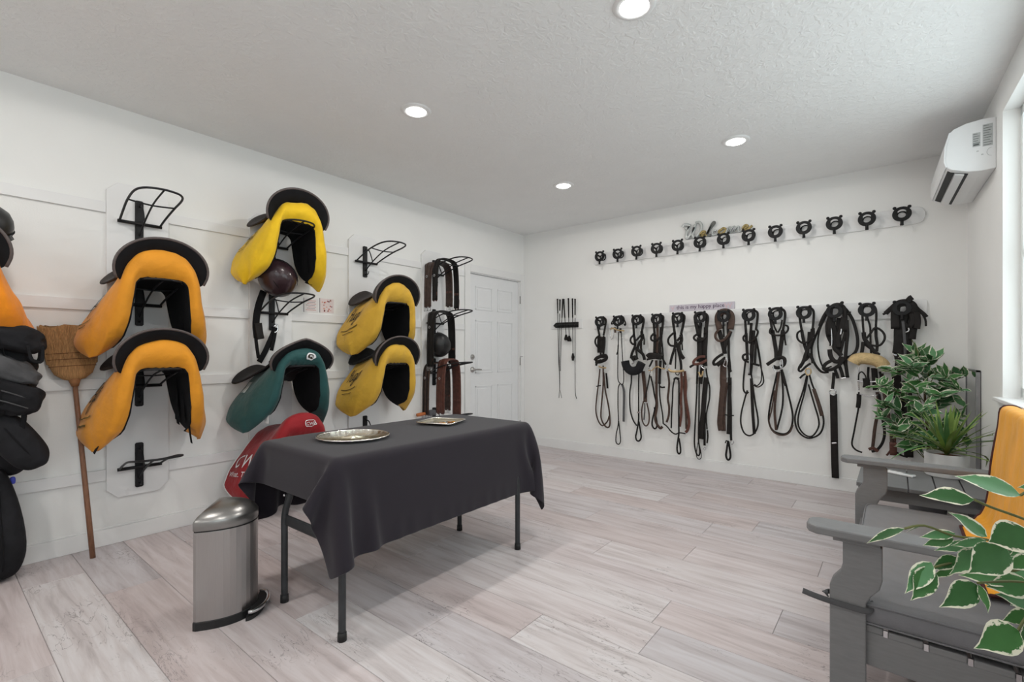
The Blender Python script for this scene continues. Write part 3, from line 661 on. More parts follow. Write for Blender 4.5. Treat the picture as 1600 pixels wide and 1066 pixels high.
# ---------------------------------------------------------------- broom leaning upside down
def broom():
    foot = Vector((-3.64, .647, .0)); top = onX(117, 600, XL+.06)
    ax = (top-foot).normalized()
    t = thing('broom', foot, 'straw broom leaning upside down against the left wall', 'broom')
    mk('handle', tube([foot, foot+ax*.3, foot+ax*.7, top+ax*.01], [.0135, .0135, .0125, .012], 12), mat('brown_wood_handle', srgb(130, 92, 70), .5, var=.2, scale=20, aniso=(10, 10, 1)), t, True)
    ST = mat('broom_straw', srgb(182, 138, 92), .85, var=.28, scale=60, aniso=(4, 4, .35), bump=.8, bscale=90)
    side = Vector((0, 1, 0)); side = (side-ax*side.dot(ax)).normalized(); nn = ax.cross(side)
    prof = [(0, .016, .016), (.02, .02, .018), (.03, .05, .024), (.06, .085, .028), (.12, .108, .03), (.2, .118, .028), (.28, .128, .024), (.325, .134, .020), (.34, .13, .017)]
    V, Fc = [], []; n = 36
    for h, ra, rb in prof:
        for k in range(n):
            q = 2*math.pi*k/n; j = (.012*math.sin(k*7.3) if h > .3 else 0)
            V.append(top+ax*(h+j)+side*math.cos(q)*ra+nn*math.sin(q)*rb)
    for i in range(len(prof)-1):
        for k in range(n): Fc.append([i*n+k, i*n+(k+1) % n, (i+1)*n+(k+1) % n, (i+1)*n+k])
    Fc.append([(len(prof)-1)*n+k for k in range(n)])
    h_ = mk('straw_head', (V, Fc), ST, t, True)
    R = random.Random(5); bl = []
    for i in range(260):
        q = R.uniform(0, 2*math.pi); ca, sa = math.cos(q), math.sin(q); P = []
        for h, ra, rb in [(.12, .110, .031), (.2, .119, .029), (.28, .129, .025), (.335+R.uniform(-.02, .012), .135, .020)]: P.append(top+ax*h+side*ca*ra*1.0+nn*sa*rb*1.02+side*R.uniform(-.002, .002))
        bl.append(tube(P, .0011, 4, caps=False))
    prop(mk('straw_fibres', join(*bl), ST, h_), kind='stuff')
    for h, ra, rb in ((.105, .105, .030), (.145, .112, .031), (.18, .117, .030)):
        mk('stitching', tube([top+ax*h+side*math.cos(2*math.pi*k/36)*ra+nn*math.sin(2*math.pi*k/36)*rb for k in range(36)], .0022, 5, True), mat('brown_twine', srgb(120, 78, 52), .8), h_)
    mk('collar', tube([top-ax*.015, top+ax*.0, top+ax*.03], [.016, .021, .03], 14), mat('broom_straw_wrap', srgb(150, 104, 68), .8, var=.2, scale=50), t, True)
broom()
# ---------------------------------------------------------------- bags at the left picture edge
NYL = mat('black_nylon', (.015, .015, .0175), .8, spec=.2, var=.3, scale=8, bump=.9, bscale=16)
GNY = mat('grey_nylon', (.085, .085, .09), .8, spec=.2, var=.25, scale=8, bump=.8, bscale=16)
def bags():
    c = onX(-26, 352, XL+.30); h = helmet(c, .105, (.5, .0, .86), HB, 'black cap-like riding hat at the left picture edge above the orange cover')
    c = onX(12, 525, XL+.3); t = thing('saddle_pad', (c.x, c.y, c.z-.08), 'black padded saddle pad showing below the orange cover', 'saddle pad')
    mk('pad_body', lump(c, (.11, .15, .075), (.85, .8), 30, 18, amp=.22, seed=11, fn=lambda p: Matrix.Rotation(-.35, 4, 'X') @ p), NYL, t, True, sub=1)
    mk('tie_loop', strap(cr([c+Vector((.11, .06, -.05)), c+Vector((.12, .075, -.12)), c+Vector((.12, .11, -.13)), c+Vector((.11, .115, -.05))], 4), .014, .004, (1, 0, 0)), LINE, t, True)
    c = Vector((XL+.2, .22, 1.07)); t = thing('backpack', (c.x, c.y, c.z-.25), 'black and grey backpack hanging at the left picture edge', 'backpack')
    mk('main_bag', lump(c, (.14, .19, .17), (.75, .7), 30, 18, amp=.30, seed=2), NYL, t, True, sub=1)
    tl = Matrix.Rotation(-.45, 4, 'X')
    fp = mk('front_pocket', lump(c+Vector((.11, .05, -.09)), (.08, .155, .085), (.65, .6), 30, 18, amp=.25, seed=3, fn=lambda p: tl @ p), NYL, t, True, sub=1)
    mk('grey_panel', lump(c+Vector((.10, .055, .05)), (.07, .15, .06), (.65, .6), 30, 18, amp=.25, seed=4, fn=lambda p: tl @ p), GNY, t, True, sub=1)
    for dz in (-.05, -.10): mk('zip', tube(cr([c+Vector((.185, -.06, dz+.02)), c+Vector((.195, .04, dz-.01)), c+Vector((.18, .14, dz-.06))], 4), .0035, 5), GNY, fp, True)
    mk('compression_strap', strap(cr([c+Vector((.13, -.05, .16)), c+Vector((.185, .0, .06)), c+Vector((.2, .03, -.06)), c+Vector((.15, .05, -.19))], 4), .025, .004, (1, 0, 0)), LINE, t, True)
    mk('strap', strap(cr([c+Vector((.12, .10, .02)), c+Vector((.15, .12, -.1)), c+Vector((.14, .13, -.2)), c+Vector((.13, .12, -.28))], 4), .022, .004, (1, 0, 0)), LINE, t, True)
    mk('carry_loop', strap(cr([c+Vector((.08, .08, .17)), c+Vector((.1, .14, .1)), c+Vector((.1, .19, .08)), c+Vector((.08, .2, .18))], 4), .022, .004, (1, 0, 0)), LINE, t, True)
    mk('buckle', box(c.x+.17, c.x+.18, c.y+.02, c.y+.07, c.z-.05, c.z-.03), GNY, t)
    for i, (px, py, ry, rz, tilt, lab) in enumerate(((26, 690, .085, .17, .55, 'larger black padded boot bag hanging below the backpack'), (-2, 705, .075, .15, .55, 'smaller black padded bag behind, at the very left edge'))):
        c = onX(px, py, XL+.10+.17*(1-i)); t = thing('boot_bag', (c.x, c.y, c.z-.15), lab, 'bag', 'black bags at the left edge')
        M = Matrix.Rotation(tilt, 4, 'X')
        mk('bag_body', lump(c, (.075, ry, rz), (.75, .75), amp=.08, seed=6+i, fn=lambda p: M @ p), NYL, t, True, sub=1)
        mk('seam', tube(cr([c+(M @ Vector((.073, 0, z*rz*.85))) + Vector((-.035*abs(z)**3, 0, 0)) for z in (-1, -.6, -.2, .2, .6, 1)], 3), .004, 5), LINE, t, True)
        mk('hanging_loop', strap(cr([c+(M @ Vector((0, 0, rz*.95))), c+(M @ Vector((0, -.01, rz*1.25))), Vector((XL+.06, c.y-.12, c.z+rz*1.5))], 4), .025, .004, (1, 0, 0)), LINE, t, True)
    c = Vector((XL+.15, .25, .30)); t = thing('gear_bag', (c.x, c.y, 0), 'tall black gear bag standing on the floor in the left corner', 'bag')
    def tap(p): p = p.copy(); f = 1-.45*max(0, (p.z+.1)/.35); p.y *= f; p.x *= f; return p
    mk('bag_body', lump(c, (.13, .135, .30), (.6, .6), amp=.05, seed=9, fn=tap), NYL, t, True, sub=1)
    mk('seam', tube(cr([c+tap(Vector((.13, .03, z))) for z in (-.22, -.1, 0, .1, .2)], 3), .004, 5), LINE, t, True)
    mk('zip', tube(cr([c+tap(Vector((.12, -.05, z))) for z in (-.2, -.1, 0, .1, .2)], 3), .003, 5), GNY, t, True)
    a = onX(6, 755, XL+.14)
    t = thing('brush_handle', a, 'small blue plastic handle between the black bags', 'handle')
    mk('grip', lump(a, (.014, .045, .016), (.6, .6), 12, 8, fn=lambda p: Matrix.Rotation(.25, 4, 'X') @ p), mat('blue_plastic', srgb(70, 80, 190), .4), t, True)
    mk('grip_end', lump(a+Vector((.004, .032, .008)), (.012, .012, .02), (.7, .7), 10, 6), mat('blue_plastic', (0, 0, 1)), t, True)
bags()
# ================================================================ back wall: hook boards, hooks, bridles
def hook_board(z0, z1, x0, x1, label, r=.05):
    pl = [(x0, z0+r*.5), (x0+r*.5, z0), (x1-r, z0), (x1-r*.3, z0+r*.3), (x1, z0+r), (x1, z1-r), (x1-r*.3, z1-r*.3), (x1-r, z1), (x0+r*.5, z1), (x0, z1-r*.5)]
    mk('hook_board', prism(pl, lambda a, b: (a, YB-.02, b), lambda a, b: (a, YB, b)), BOARD, label=label, cat='board', loc=((x0+x1)/2, YB, z0), bevel=.003)
hook_board(2.225, 2.362, -2.775, .19, 'upper white board carrying thirteen empty bridle hooks')
hook_board(1.472, 1.622, -2.765, .20, 'lower white board from which the bridles hang', .02)
def make_hook():
    t = thing('bridle_hook', (0, 0, 0), 'x', 'hook', 'black bridle hooks')
    # wall plate ring, front horseshoe plate and arms between them; local -y points into the room
    def ringpoly(y, R, wd, th, nm, parent):
        V, Fc = [], []; n = 28
        for k in range(n):
            q = 2*math.pi*k/n; rx = 1.0 if nm != 'front_plate' else 1+.06*abs(math.cos(q))
            ri = R-wd*(1.0 if math.sin(q) < .6 else .75); ro = R*rx
            c, s_ = math.cos(q), math.sin(q)
            V += [Vector((ro*c, y, ro*s_)), Vector((ro*c, y-th, ro*s_)), Vector((ri*c*.95, y-th, ri*s_)), Vector((ri*c*.95, y, ri*s_))]
        for k in range(n):
            for j in range(4): Fc.append([4*k+j, 4*k+(j+1) % 4, 4*((k+1) % n)+(j+1) % 4, 4*((k+1) % n)+j])
        return mk(nm, (V, Fc), HOOKM, parent, bevel=.0015)
    ringpoly(0, .040, .012, .006, 'wall_plate', t)
    f = ringpoly(-.078, .058, .028, .010, 'front_plate', t)
    for sx in (-1, 1):
        mk('ear', lump((sx*.046, -.083, .052), (.013, .007, .013), (.9, .9), 10, 6), HOOKM, f, True)
        mk('arm', strap(cr([(sx*.036, -.003, .012), (sx*.043, -.03, .022), (sx*.044, -.06, .02), (sx*.042, -.08, .01)], 3), .02, .006, (sx, 0, 0)), HOOKM, t, True)
    mk('stem', tube(cr([(0, -.083, -.05), (0, -.084, -.068), (0, -.085, -.09)], 3), [.012, .012, .011, .011, .011, .012, .013], 8), HOOKM, f, True)
    return t
hk = make_hook(); first = True
for row, z in enumerate((2.30, 1.548)):
    for i in range(13):
        x = -2.647+.2243*i
        lab = ('%s empty bridle hook from the left on the upper board' if row == 0 else '%s bridle hook from the left on the lower board') % ORD[i]
        if i == 12: lab = 'last empty bridle hook on the right of the upper board' if row == 0 else 'last bridle hook on the right of the lower board'
        loc = (x, YB-.02, z)
        if first: hk.location = loc; ORG[hk] = Vector(loc); hk['label'] = lab; first = False
        else: copy_tree(hk, loc, label=lab)
HKX = [-2.647+.2243*i for i in range(13)]
KK = {'Q': (850, 450, 3.948), '1': (920, 485, 8.889), '2': (970, 580, 7.617), '3': (1000, 480, 8.889), '4': (1075, 480, 8.889), '5': (1080, 590, 7.9), '6': (1280, 465, 7.9), '7': (1325, 465, 7.352), '8': (1140, 460, 4.2625), '9': (1260, 450, 3.44), 'R': (1250, 680, 2.763)}
def bridle(i, label, S, name='bridle', cat='bridle'):
    """S: (part, crop, points, width m, offset from wall, material[, 'c' closed | 'r' round])"""
    t = thing(name, (HKX[i], YB-.06, 1.60), label, cat, 'bridles on the lower hook board')
    for n, s in enumerate(S):
        nm, k, pts, wd, off, m = s[:6]; fl = s[6] if len(s) > 6 else ''
        ox, oy, sc_ = KK[k]
        P = [onY(ox+x/sc_, oy+y/sc_, YB-off-.0015*(n % 4)) for x, y in pts]
        Q = cr(P, 5, 'c' in fl)
        if 'r' in fl: vf = tube(Q, wd*.56, 8, 'c' in fl)
        else: vf = strap(Q, wd*1.18, .008, (0, -1, 0), 'c' in fl)
        mk(nm, vf, m, t, True)
    return t
def crown(k, cx, top, wl, hy, x0, y0, x1, y1):  # strap over the hook
    return (k, [(x0, y0), (cx-wl, hy), (cx-wl*.75, top+.25*(hy-top)), (cx, top), (cx+wl*.75, top+.25*(hy-top)), (cx+wl, hy), (x1, y1)])
L_, B_, T_ = LEATHER, BROWN, TANBR
C_ = lambda n, k, cx, top, wl, hy, x0, y0, x1, y1, w_, o_, m: (n,)+crown(k, cx, top, wl, hy, x0, y0, x1, y1)+(w_, o_, m)
BR = [
 ('short black bridle with dark padded noseband on the first hook', [
  C_('headpiece', '1', 175, 95, 62, 160, 150, 360, 205, 350, .02, .085, L_), ('browband', '1', [(150, 350), (100, 390), (90, 450), (120, 505), (150, 510)], .018, .08, L_), ('browband_end', '1', [(160, 395), (190, 380), (215, 360)], .016, .085, L_),
  ('cheekpiece', '1', [(150, 360), (145, 450), (150, 590)], .045, .07, L_), ('cheekpiece', '1', [(200, 370), (200, 450), (185, 590)], .05, .075, L_),
  ('noseband', '1', [(85, 700), (110, 665), (170, 640), (230, 630), (245, 660), (220, 690), (150, 715), (90, 715)], .035, .085, L_), ('noseband_strap', '1', [(100, 770), (120, 720), (170, 690)], .022, .08, L_), ('throatlatch', '1', [(165, 590), (170, 640), (210, 650), (200, 590)], .02, .07, L_),
  ('bit', '1', [(140, 780), (180, 795), (240, 800)], .016, .08, BRASS, 'r'), ('rein', 'Q', [(345, 500), (338, 570), (325, 680), (320, 760), (335, 820), (360, 850), (390, 825), (402, 790)], .013, .05, B_), ('rein', 'Q', [(365, 480), (365, 600), (355, 720), (352, 800), (375, 850), (398, 860), (407, 830), (400, 740), (378, 630), (368, 520)], .015, .055, B_), ('rein_stop', 'Q', [(322, 608), (350, 602)], .01, .055, L_), ('cheek_tab', 'Q', [(384, 525), (388, 570), (392, 620)], .018, .05, L_)]),
 ('thin black martingale with steel rings on the second hook', [
  C_('neck_strap', '1', 432, 85, 55, 130, 385, 150, 480, 150, .02, .085, L_), ('strap_tab', '1', [(375, 120), (330, 150), (315, 190), (345, 180), (380, 135)], .012, .08, L_), ('strap_tab', '1', [(480, 120), (510, 170), (505, 210), (490, 190)], .012, .08, L_),
  ('bit_bar', '1', [(300, 265), (340, 250), (400, 275), (490, 285)], .014, .09, BRASS, 'r'), ('bit_ring', '1', [(300, 270), (322, 240), (345, 300), (335, 380), (310, 400), (295, 350)], .008, .085, STEEL, 'rc'), ('bit_link', '1', [(360, 235), (368, 310)], .02, .085, B_), ('bit_link', '1', [(438, 250), (440, 315)], .022, .085, L_),
  ('long_strap', 'Q', [(460, 270), (458, 360), (455, 470), (456, 560), (470, 590), (488, 590), (492, 540), (484, 430), (477, 270)], .010, .06, L_, 'r'), ('buckle_tail', 'Q', [(458, 350), (455, 390), (448, 412)], .012, .065, L_), ('chest_strap', 'Q', [(468, 592), (458, 620), (456, 720), (459, 830), (446, 900), (444, 950), (460, 965), (472, 945), (468, 890), (460, 820)], .011, .05, L_, 'r'), ('elastic', 'Q', [(482, 595), (493, 640), (492, 760), (491, 825)], .022, .05, mat('grey_elastic', (.09, .09, .095), .7))]),
 ('black bridle with thick fleece noseband pad on the third hook', [
  C_('headpiece', '1', 690, 80, 72, 150, 630, 350, 735, 300, .022, .085, L_), ('browband', '1', [(620, 350), (585, 385), (580, 430), (610, 470), (650, 460)], .018, .08, L_), ('browband_end', '1', [(655, 420), (690, 385), (725, 345)], .018, .085, L_), ('cheekpiece', '1', [(625, 330), (640, 420), (640, 500), (600, 600), (585, 670)], .024, .07, L_), ('cheekpiece', '1', [(735, 290), (735, 400), (700, 460), (680, 540), (750, 610), (775, 690)], .028, .075, L_), ('tail', '1', [(755, 330), (768, 400), (768, 480)], .014, .08, L_), ('throatlatch', '1', [(640, 500), (660, 560), (668, 660)], .018, .075, L_), ('cheekpiece', '1', [(730, 440), (725, 520), (740, 600)], .02, .07, L_),
  ('fleece_pad', '1', [(505, 705), (520, 770), (560, 825), (620, 845), (690, 820), (715, 770), (735, 730)], .085, .11, mat('black_fleece', (.012, .012, .015), .95, bump=.6, bscale=200), 'r'), ('fleece_top', '1', [(600, 690), (640, 660), (660, 690)], .05, .09, L_), ('bit', '1', [(600, 745), (625, 725), (635, 700)], .012, .11, STEEL, 'r'),
  ('rein', '2', [(125, 20), (125, 130), (108, 250), (108, 400), (120, 500), (150, 590), (190, 650)], .013, .05, L_), ('rein', '2', [(215, 20), (212, 150), (212, 300), (212, 480)], .012, .05, L_), ('rein', '2', [(265, 0), (275, 100), (290, 250), (290, 370)], .035, .05, B_), ('rein_loop', '2', [(212, 480), (210, 600), (190, 720), (178, 780), (190, 825), (220, 830), (242, 790), (235, 720), (215, 600)], .014, .055, L_), ('rein', '2', [(270, 360), (250, 460), (255, 580), (280, 640), (310, 650), (335, 600), (335, 500), (310, 380)], .012, .05, B_), ('elastic', '2', [(285, 380), (285, 470), (275, 580)], .012, .055, mat('grey_elastic', (1, 1, 1))), ('rein_buckle', '2', [(195, 490), (230, 495)], .014, .06, STEEL)]),
 ('full black bridle with flat padded noseband on the fourth hook', [
  C_('headpiece', '3', 255, 110, 68, 165, 205, 400, 300, 380, .022, .085, L_), ('browband', '3', [(200, 360), (155, 410), (160, 455), (210, 470), (270, 430), (300, 370)], .018, .085, L_), ('cheekpiece', '3', [(205, 380), (205, 500), (200, 640)], .026, .075, L_), ('cheekpiece', '3', [(240, 240), (245, 420), (240, 560), (235, 650)], .024, .07, B_), ('cheekpiece', '3', [(295, 280), (290, 450), (275, 560), (285, 660)], .028, .08, L_), ('throatlatch', '3', [(300, 450), (315, 600), (325, 760), (330, 860)], .014, .07, L_), ('crossing', '3', [(205, 560), (250, 600), (300, 690), (360, 800)], .016, .07, L_),
  ('noseband', '3', [(105, 700), (140, 675), (220, 680), (300, 690)], .055, .09, L_), ('flash_strap', '3', [(95, 730), (150, 715), (220, 705)], .018, .095, L_), ('noseband_end', '3', [(175, 735), (150, 790), (130, 830)], .016, .085, L_), ('bit', '3', [(120, 880), (160, 880), (210, 840), (250, 830), (310, 855), (350, 855)], .012, .085, BRASS, 'r'), ('bit_ring', '3', [(120, 860), (140, 830), (145, 890), (130, 930)], .008, .09, STEEL, 'r'), ('rein', '3', [(225, 740), (230, 850), (230, 1000), (225, 1066)], .022, .06, B_), ('rein', '3', [(285, 740), (275, 900), (270, 1066)], .024, .06, L_),
  ('rein', '2', [(345, 40), (330, 130), (300, 270), (290, 330)], .012, .05, L_), ('rein', '2', [(355, 60), (380, 160), (400, 280), (420, 380), (400, 480), (375, 590), (375, 650), (400, 685), (425, 670), (430, 620), (415, 520), (400, 430)], .014, .05, L_), ('rein', '2', [(425, 0), (425, 150), (425, 300), (430, 420), (410, 560), (430, 630), (470, 680), (495, 660)], .022, .055, B_), ('rein', '2', [(465, 40), (460, 200), (470, 350), (495, 500), (505, 620)], .012, .05, L_), ('rein_bar', '2', [(460, 180), (490, 195), (525, 190)], .014, .055, L_)]),
 ('black bridle with brass bit and brown plaited reins on the fifth hook', [
  C_('headpiece', '3', 535, 90, 80, 160, 485, 380, 570, 380, .022, .085, L_), ('browband', '3', [(465, 360), (405, 420), (390, 480), (420, 530), (470, 540)], .018, .085, L_), ('browband_end', '3', [(515, 470), (550, 430), (580, 400)], .02, .09, L_), ('cheekpiece', '3', [(480, 360), (490, 480), (480, 570), (440, 700), (420, 800)], .022, .075, L_), ('cheekpiece', '3', [(570, 380), (575, 470), (540, 530), (560, 640), (610, 720)], .03, .08, L_), ('tail', '3', [(575, 470), (585, 530), (588, 600)], .012, .085, L_), ('crossing', '3', [(500, 480), (520, 560), (550, 680), (570, 800), (570, 880)], .022, .075, L_), ('throatlatch', '3', [(495, 580), (495, 720), (490, 860)], .012, .07, L_),
  ('bit', '3', [(395, 860), (430, 890), (500, 895), (570, 890), (610, 880)], .022, .09, BRASS, 'r'), ('bit_ring', '3', [(495, 920), (515, 890), (545, 910), (535, 940), (510, 940)], .009, .09, L_, 'rc'), ('bit_cheek', '3', [(360, 850), (385, 800), (400, 840), (395, 880)], .008, .09, STEEL, 'r'), ('rein_bar', '3', [(470, 1010), (500, 985), (545, 1000)], .018, .08, L_),
  ('rein', '2', [(555, 0), (575, 120), (570, 230), (560, 330), (575, 430), (570, 530), (545, 610)], .018, .05, B_), ('rein', '2', [(640, 90), (620, 200), (615, 350), (605, 500), (600, 680)], .012, .05, L_), ('rein', '2', [(665, 95), (690, 115), (692, 250), (690, 450), (690, 640), (690, 750), (672, 880), (672, 950), (690, 985), (710, 965), (708, 900), (692, 800)], .014, .055, L_), ('plaited_rein', '2', [(720, 0), (725, 160), (715, 330), (720, 500), (700, 660)], .022, .05, T_), ('plaited_rein', '2', [(760, 0), (775, 160), (770, 300), (800, 500), (812, 620), (795, 700), (770, 730)], .024, .055, T_), ('plaited_rein', '2', [(740, 60), (760, 300), (775, 500), (780, 690)], .018, .05, B_), ('rein', '2', [(500, 620), (550, 660), (600, 720), (650, 750), (700, 735), (770, 745)], .011, .055, L_)]),
 ('thick bundled black bridle with red-brown noseband on the sixth hook', [
  C_('headpiece', '4', 185, 85, 82, 170, 150, 400, 240, 380, .03, .085, L_), ('headpiece_lining', '4', [(175, 220), (165, 320), (160, 420)], .03, .08, L_), ('browband', '4', [(140, 370), (90, 405), (85, 440), (130, 470), (190, 460), (240, 420), (265, 370)], .018, .09, L_), ('cheekpiece', '4', [(155, 420), (160, 600), (150, 760)], .04, .075, L_), ('cheekpiece', '4', [(205, 420), (205, 600), (200, 800)], .06, .07, L_), ('cheekpiece', '4', [(250, 280), (245, 450), (235, 650), (240, 820)], .035, .08, L_), ('noseband', '4', [(260, 735), (190, 775), (110, 795), (75, 775), (100, 730), (170, 690), (240, 690)], .022, .1, T_), ('noseband_tail', '4', [(25, 838), (55, 815), (95, 795)], .018, .095, L_), ('bit', '4', [(150, 900), (170, 960), (195, 950), (210, 890)], .016, .095, BRASS, 'r'), ('bit_cheek', '4', [(180, 810), (200, 840), (240, 865)], .012, .1, STEEL, 'r'),
  ('rein', '4', [(135, 780), (130, 950), (125, 1066)], .018, .06, L_), ('rein', '4', [(200, 820), (185, 950), (175, 1066)], .03, .06, L_), ('rein', '4', [(250, 850), (265, 960), (290, 1066)], .012, .06, L_),
  ('rein', '5', [(72, 0), (68, 200), (55, 450), (40, 750), (45, 860), (65, 940), (90, 965), (108, 930), (100, 850), (90, 750), (95, 500), (98, 200), (100, 0)], .012, .05, L_), ('rein_pair', '5', [(185, 0), (165, 200), (150, 400), (130, 600), (120, 760)], .04, .055, L_), ('rein', '5', [(205, 20), (228, 130), (225, 260), (200, 380), (185, 480), (195, 640)], .011, .05, L_), ('rein', '5', [(165, 400), (165, 600), (165, 840)], .018, .05, L_), ('snap', '5', [(165, 860), (155, 885), (172, 895), (180, 870)], .006, .055, STEEL, 'rc'), ('snap', '5', [(200, 650), (205, 720), (200, 780), (195, 810)], .012, .05, L_), ('loop_end', '5', [(90, 780), (70, 880), (65, 970), (95, 1010), (125, 985), (120, 920), (95, 800)], .007, .05, L_, 'r')]),
 ('dark brown bridle with wide padded crown on the seventh hook', [
  C_('headpiece', '4', 510, 60, 98, 170, 440, 310, 590, 310, .05, .085, B_), ('strap', '4', [(490, 210), (495, 330), (500, 420)], .014, .08, L_), ('strap', '4', [(560, 210), (555, 320), (565, 500), (565, 640), (575, 760), (585, 870), (600, 900)], .02, .075, L_), ('browband', '4', [(430, 310), (385, 370), (385, 430), (430, 470), (490, 460), (550, 400), (595, 330)], .02, .09, B_), ('cheekpiece', '4', [(430, 320), (470, 460), (500, 580), (510, 650)], .036, .08, L_), ('cheekpiece', '4', [(590, 340), (560, 420), (520, 520), (500, 640)], .03, .085, L_), ('noseband', '4', [(490, 650), (420, 690), (360, 750), (360, 795), (400, 790), (470, 740), (520, 700)], .022, .095, L_), ('noseband_tail', '4', [(410, 820), (450, 780), (490, 750)], .02, .1, L_), ('bit', '4', [(490, 810), (520, 730), (530, 710), (545, 770), (530, 830), (490, 810)], .010, .1, STEEL, 'r'),
  ('rein_fold', '4', [(500, 740), (490, 860), (485, 1000), (490, 1100)], .05, .055, B_), ('rein', '4', [(550, 760), (570, 900), (575, 1080)], .016, .06, L_), ('rein_fold', '5', [(405, 0), (385, 200), (365, 420), (355, 560), (370, 655)], .045, .055, B_), ('rein_fold', '5', [(430, 60), (405, 300), (395, 500), (400, 660)], .035, .05, B_), ('rein', '5', [(475, 0), (475, 120), (470, 300), (468, 500), (460, 700)], .03, .06, L_), ('rein', '5', [(480, 160), (488, 400), (490, 700), (495, 780)], .018, .055, L_), ('rein_stop', '5', [(410, 460), (470, 468), (528, 470)], .009, .065, L_), ('rein_loop', '5', [(455, 780), (440, 880), (430, 960), (445, 1010), (470, 1012), (485, 970), (475, 880), (460, 790)], .015, .055, L_), ('snap', '5', [(420, 810), (435, 780), (455, 800)], .010, .06, L_, 'r'), ('snap', '5', [(485, 800), (510, 780), (525, 800), (505, 825)], .008, .06, STEEL, 'rc')]),
 ('black bridle with thin side loop on the eighth hook', [
  C_('headpiece', '8', 145, 105, 42, 140, 110, 270, 175, 240, .018, .085, L_), ('headpiece_inner', '8', [(145, 190), (140, 260), (135, 330)], .02, .08, L_), ('browband', '8', [(115, 262), (92, 285), (100, 312), (140, 315), (175, 285), (188, 250), (175, 230)], .015, .09, L_), ('cheekpiece', '8', [(110, 260), (115, 350), (120, 440)], .022, .075, L_), ('cheekpiece', '8', [(160, 240), (150, 340), (145, 440), (135, 540)], .03, .07, L_), ('cheekpiece', '8', [(175, 290), (172, 380), (168, 470)], .018, .08, L_), ('noseband', '8', [(200, 475), (150, 460), (100, 440), (88, 415), (105, 400), (140, 405)], .017, .09, L_), ('bit', '8', [(130, 400), (132, 460), (128, 530)], .009, .095, STEEL, 'r'), ('side_loop', '8', [(175, 300), (190, 380), (205, 470), (225, 555), (222, 595), (190, 618), (160, 605)], .009, .06, L_), ('side_loop', '8', [(180, 300), (200, 400), (212, 500), (210, 575), (185, 608), (165, 600)], .008, .065, L_), ('rein', '8', [(108, 430), (95, 540), (92, 630), (110, 660), (125, 650)], .013, .06, L_), ('rein_loop', '8', [(118, 640), (100, 700), (78, 790), (75, 860), (95, 920), (130, 942), (165, 925), (187, 880), (188, 820), (170, 720), (155, 610), (140, 500)], .012, .05, L_), ('rein', '8', [(145, 560), (150, 700), (155, 800), (165, 930)], .022, .055, L_)]),
 ('black bridle with wide flared noseband and long looped reins on the ninth hook', [
  C_('headpiece', '8', 320, 92, 50, 140, 285, 250, 355, 240, .018, .085, L_), ('throat', '8', [(285, 170), (300, 220), (318, 255)], .012, .085, L_), ('throat', '8', [(350, 170), (340, 220), (322, 255)], .012, .085, L_), ('browband', '8', [(275, 225), (268, 255), (300, 272), (350, 270), (385, 245), (388, 215), (365, 205)], .014, .09, L_), ('cheekpiece', '8', [(285, 240), (300, 320), (310, 390), (310, 440)], .028, .075, L_), ('cheekpiece', '8', [(355, 240), (345, 320), (335, 400), (330, 440)], .03, .08, L_), ('tail', '8', [(365, 250), (368, 300), (375, 340)], .012, .08, L_), ('noseband', '8', [(248, 470), (285, 445), (330, 420), (365, 430), (360, 470), (320, 490), (290, 480)], .026, .095, L_), ('bit_ring', '8', [(290, 475), (300, 510), (330, 512), (345, 480)], .008, .1, STEEL, 'r'), ('bit_cheek', '8', [(335, 445), (350, 440), (352, 485), (338, 485)], .010, .1, STEEL, 'rc'), ('rein', '8', [(320, 510), (295, 620), (270, 740), (260, 830), (275, 890), (310, 920), (370, 930), (405, 900), (420, 840), (415, 770), (385, 640), (355, 520)], .013, .05, L_), ('rein', '8', [(330, 515), (310, 650), (300, 780), (310, 905)], .018, .055, B_), ('rein', '8', [(345, 520), (355, 640), (350, 760), (315, 900)], .013, .055, L_), ('rein', '8', [(300, 640), (280, 770), (262, 850), (290, 915), (350, 940), (400, 920), (422, 870)], .010, .06, B_), ('rein_tab', '8', [(345, 500), (360, 560), (375, 610)], .02, .06, L_)]),
 ('black bridle with brass bit ring and wide teardrop reins on the tenth hook', [
  C_('headpiece', '8', 513, 85, 48, 135, 480, 240, 552, 240, .016, .085, L_), ('browband', '8', [(478, 240), (452, 260), (455, 300), (490, 325), (530, 310), (560, 270), (560, 225)], .014, .09, L_), ('cheekpiece', '8', [(480, 240), (495, 320), (515, 380), (550, 430), (555, 460)], .022, .075, L_), ('cheekpiece', '8', [(552, 230), (540, 320), (510, 390), (490, 450), (465, 490)], .024, .08, L_), ('cheekpiece', '8', [(530, 250), (525, 330), (520, 430)], .02, .07, L_), ('noseband', '8', [(520, 430), (480, 460), (460, 500), (475, 512), (510, 480), (540, 460)], .016, .09, L_), ('noseband_tail', '8', [(468, 560), (485, 542), (505, 530)], .014, .09, L_), ('bit_ring', '8', [(505, 515), (515, 495), (538, 500), (540, 525), (520, 538)], .010, .095, BRASS, 'rc'), ('rein', '8', [(515, 540), (490, 640), (450, 760), (435, 830), (450, 900), (490, 945), (540, 958), (600, 930), (625, 870), (620, 800), (590, 700), (550, 600), (530, 530)], .012, .05, L_), ('rein', '8', [(520, 540), (500, 650), (460, 800), (460, 880), (500, 935), (550, 945), (590, 890), (592, 830), (560, 720), (525, 600)], .011, .055, L_), ('rein_grip', '8', [(560, 630), (590, 720), (615, 810)], .024, .052, B_)]),
 ('crowded black double bridle with wide side loops on the eleventh hook', [
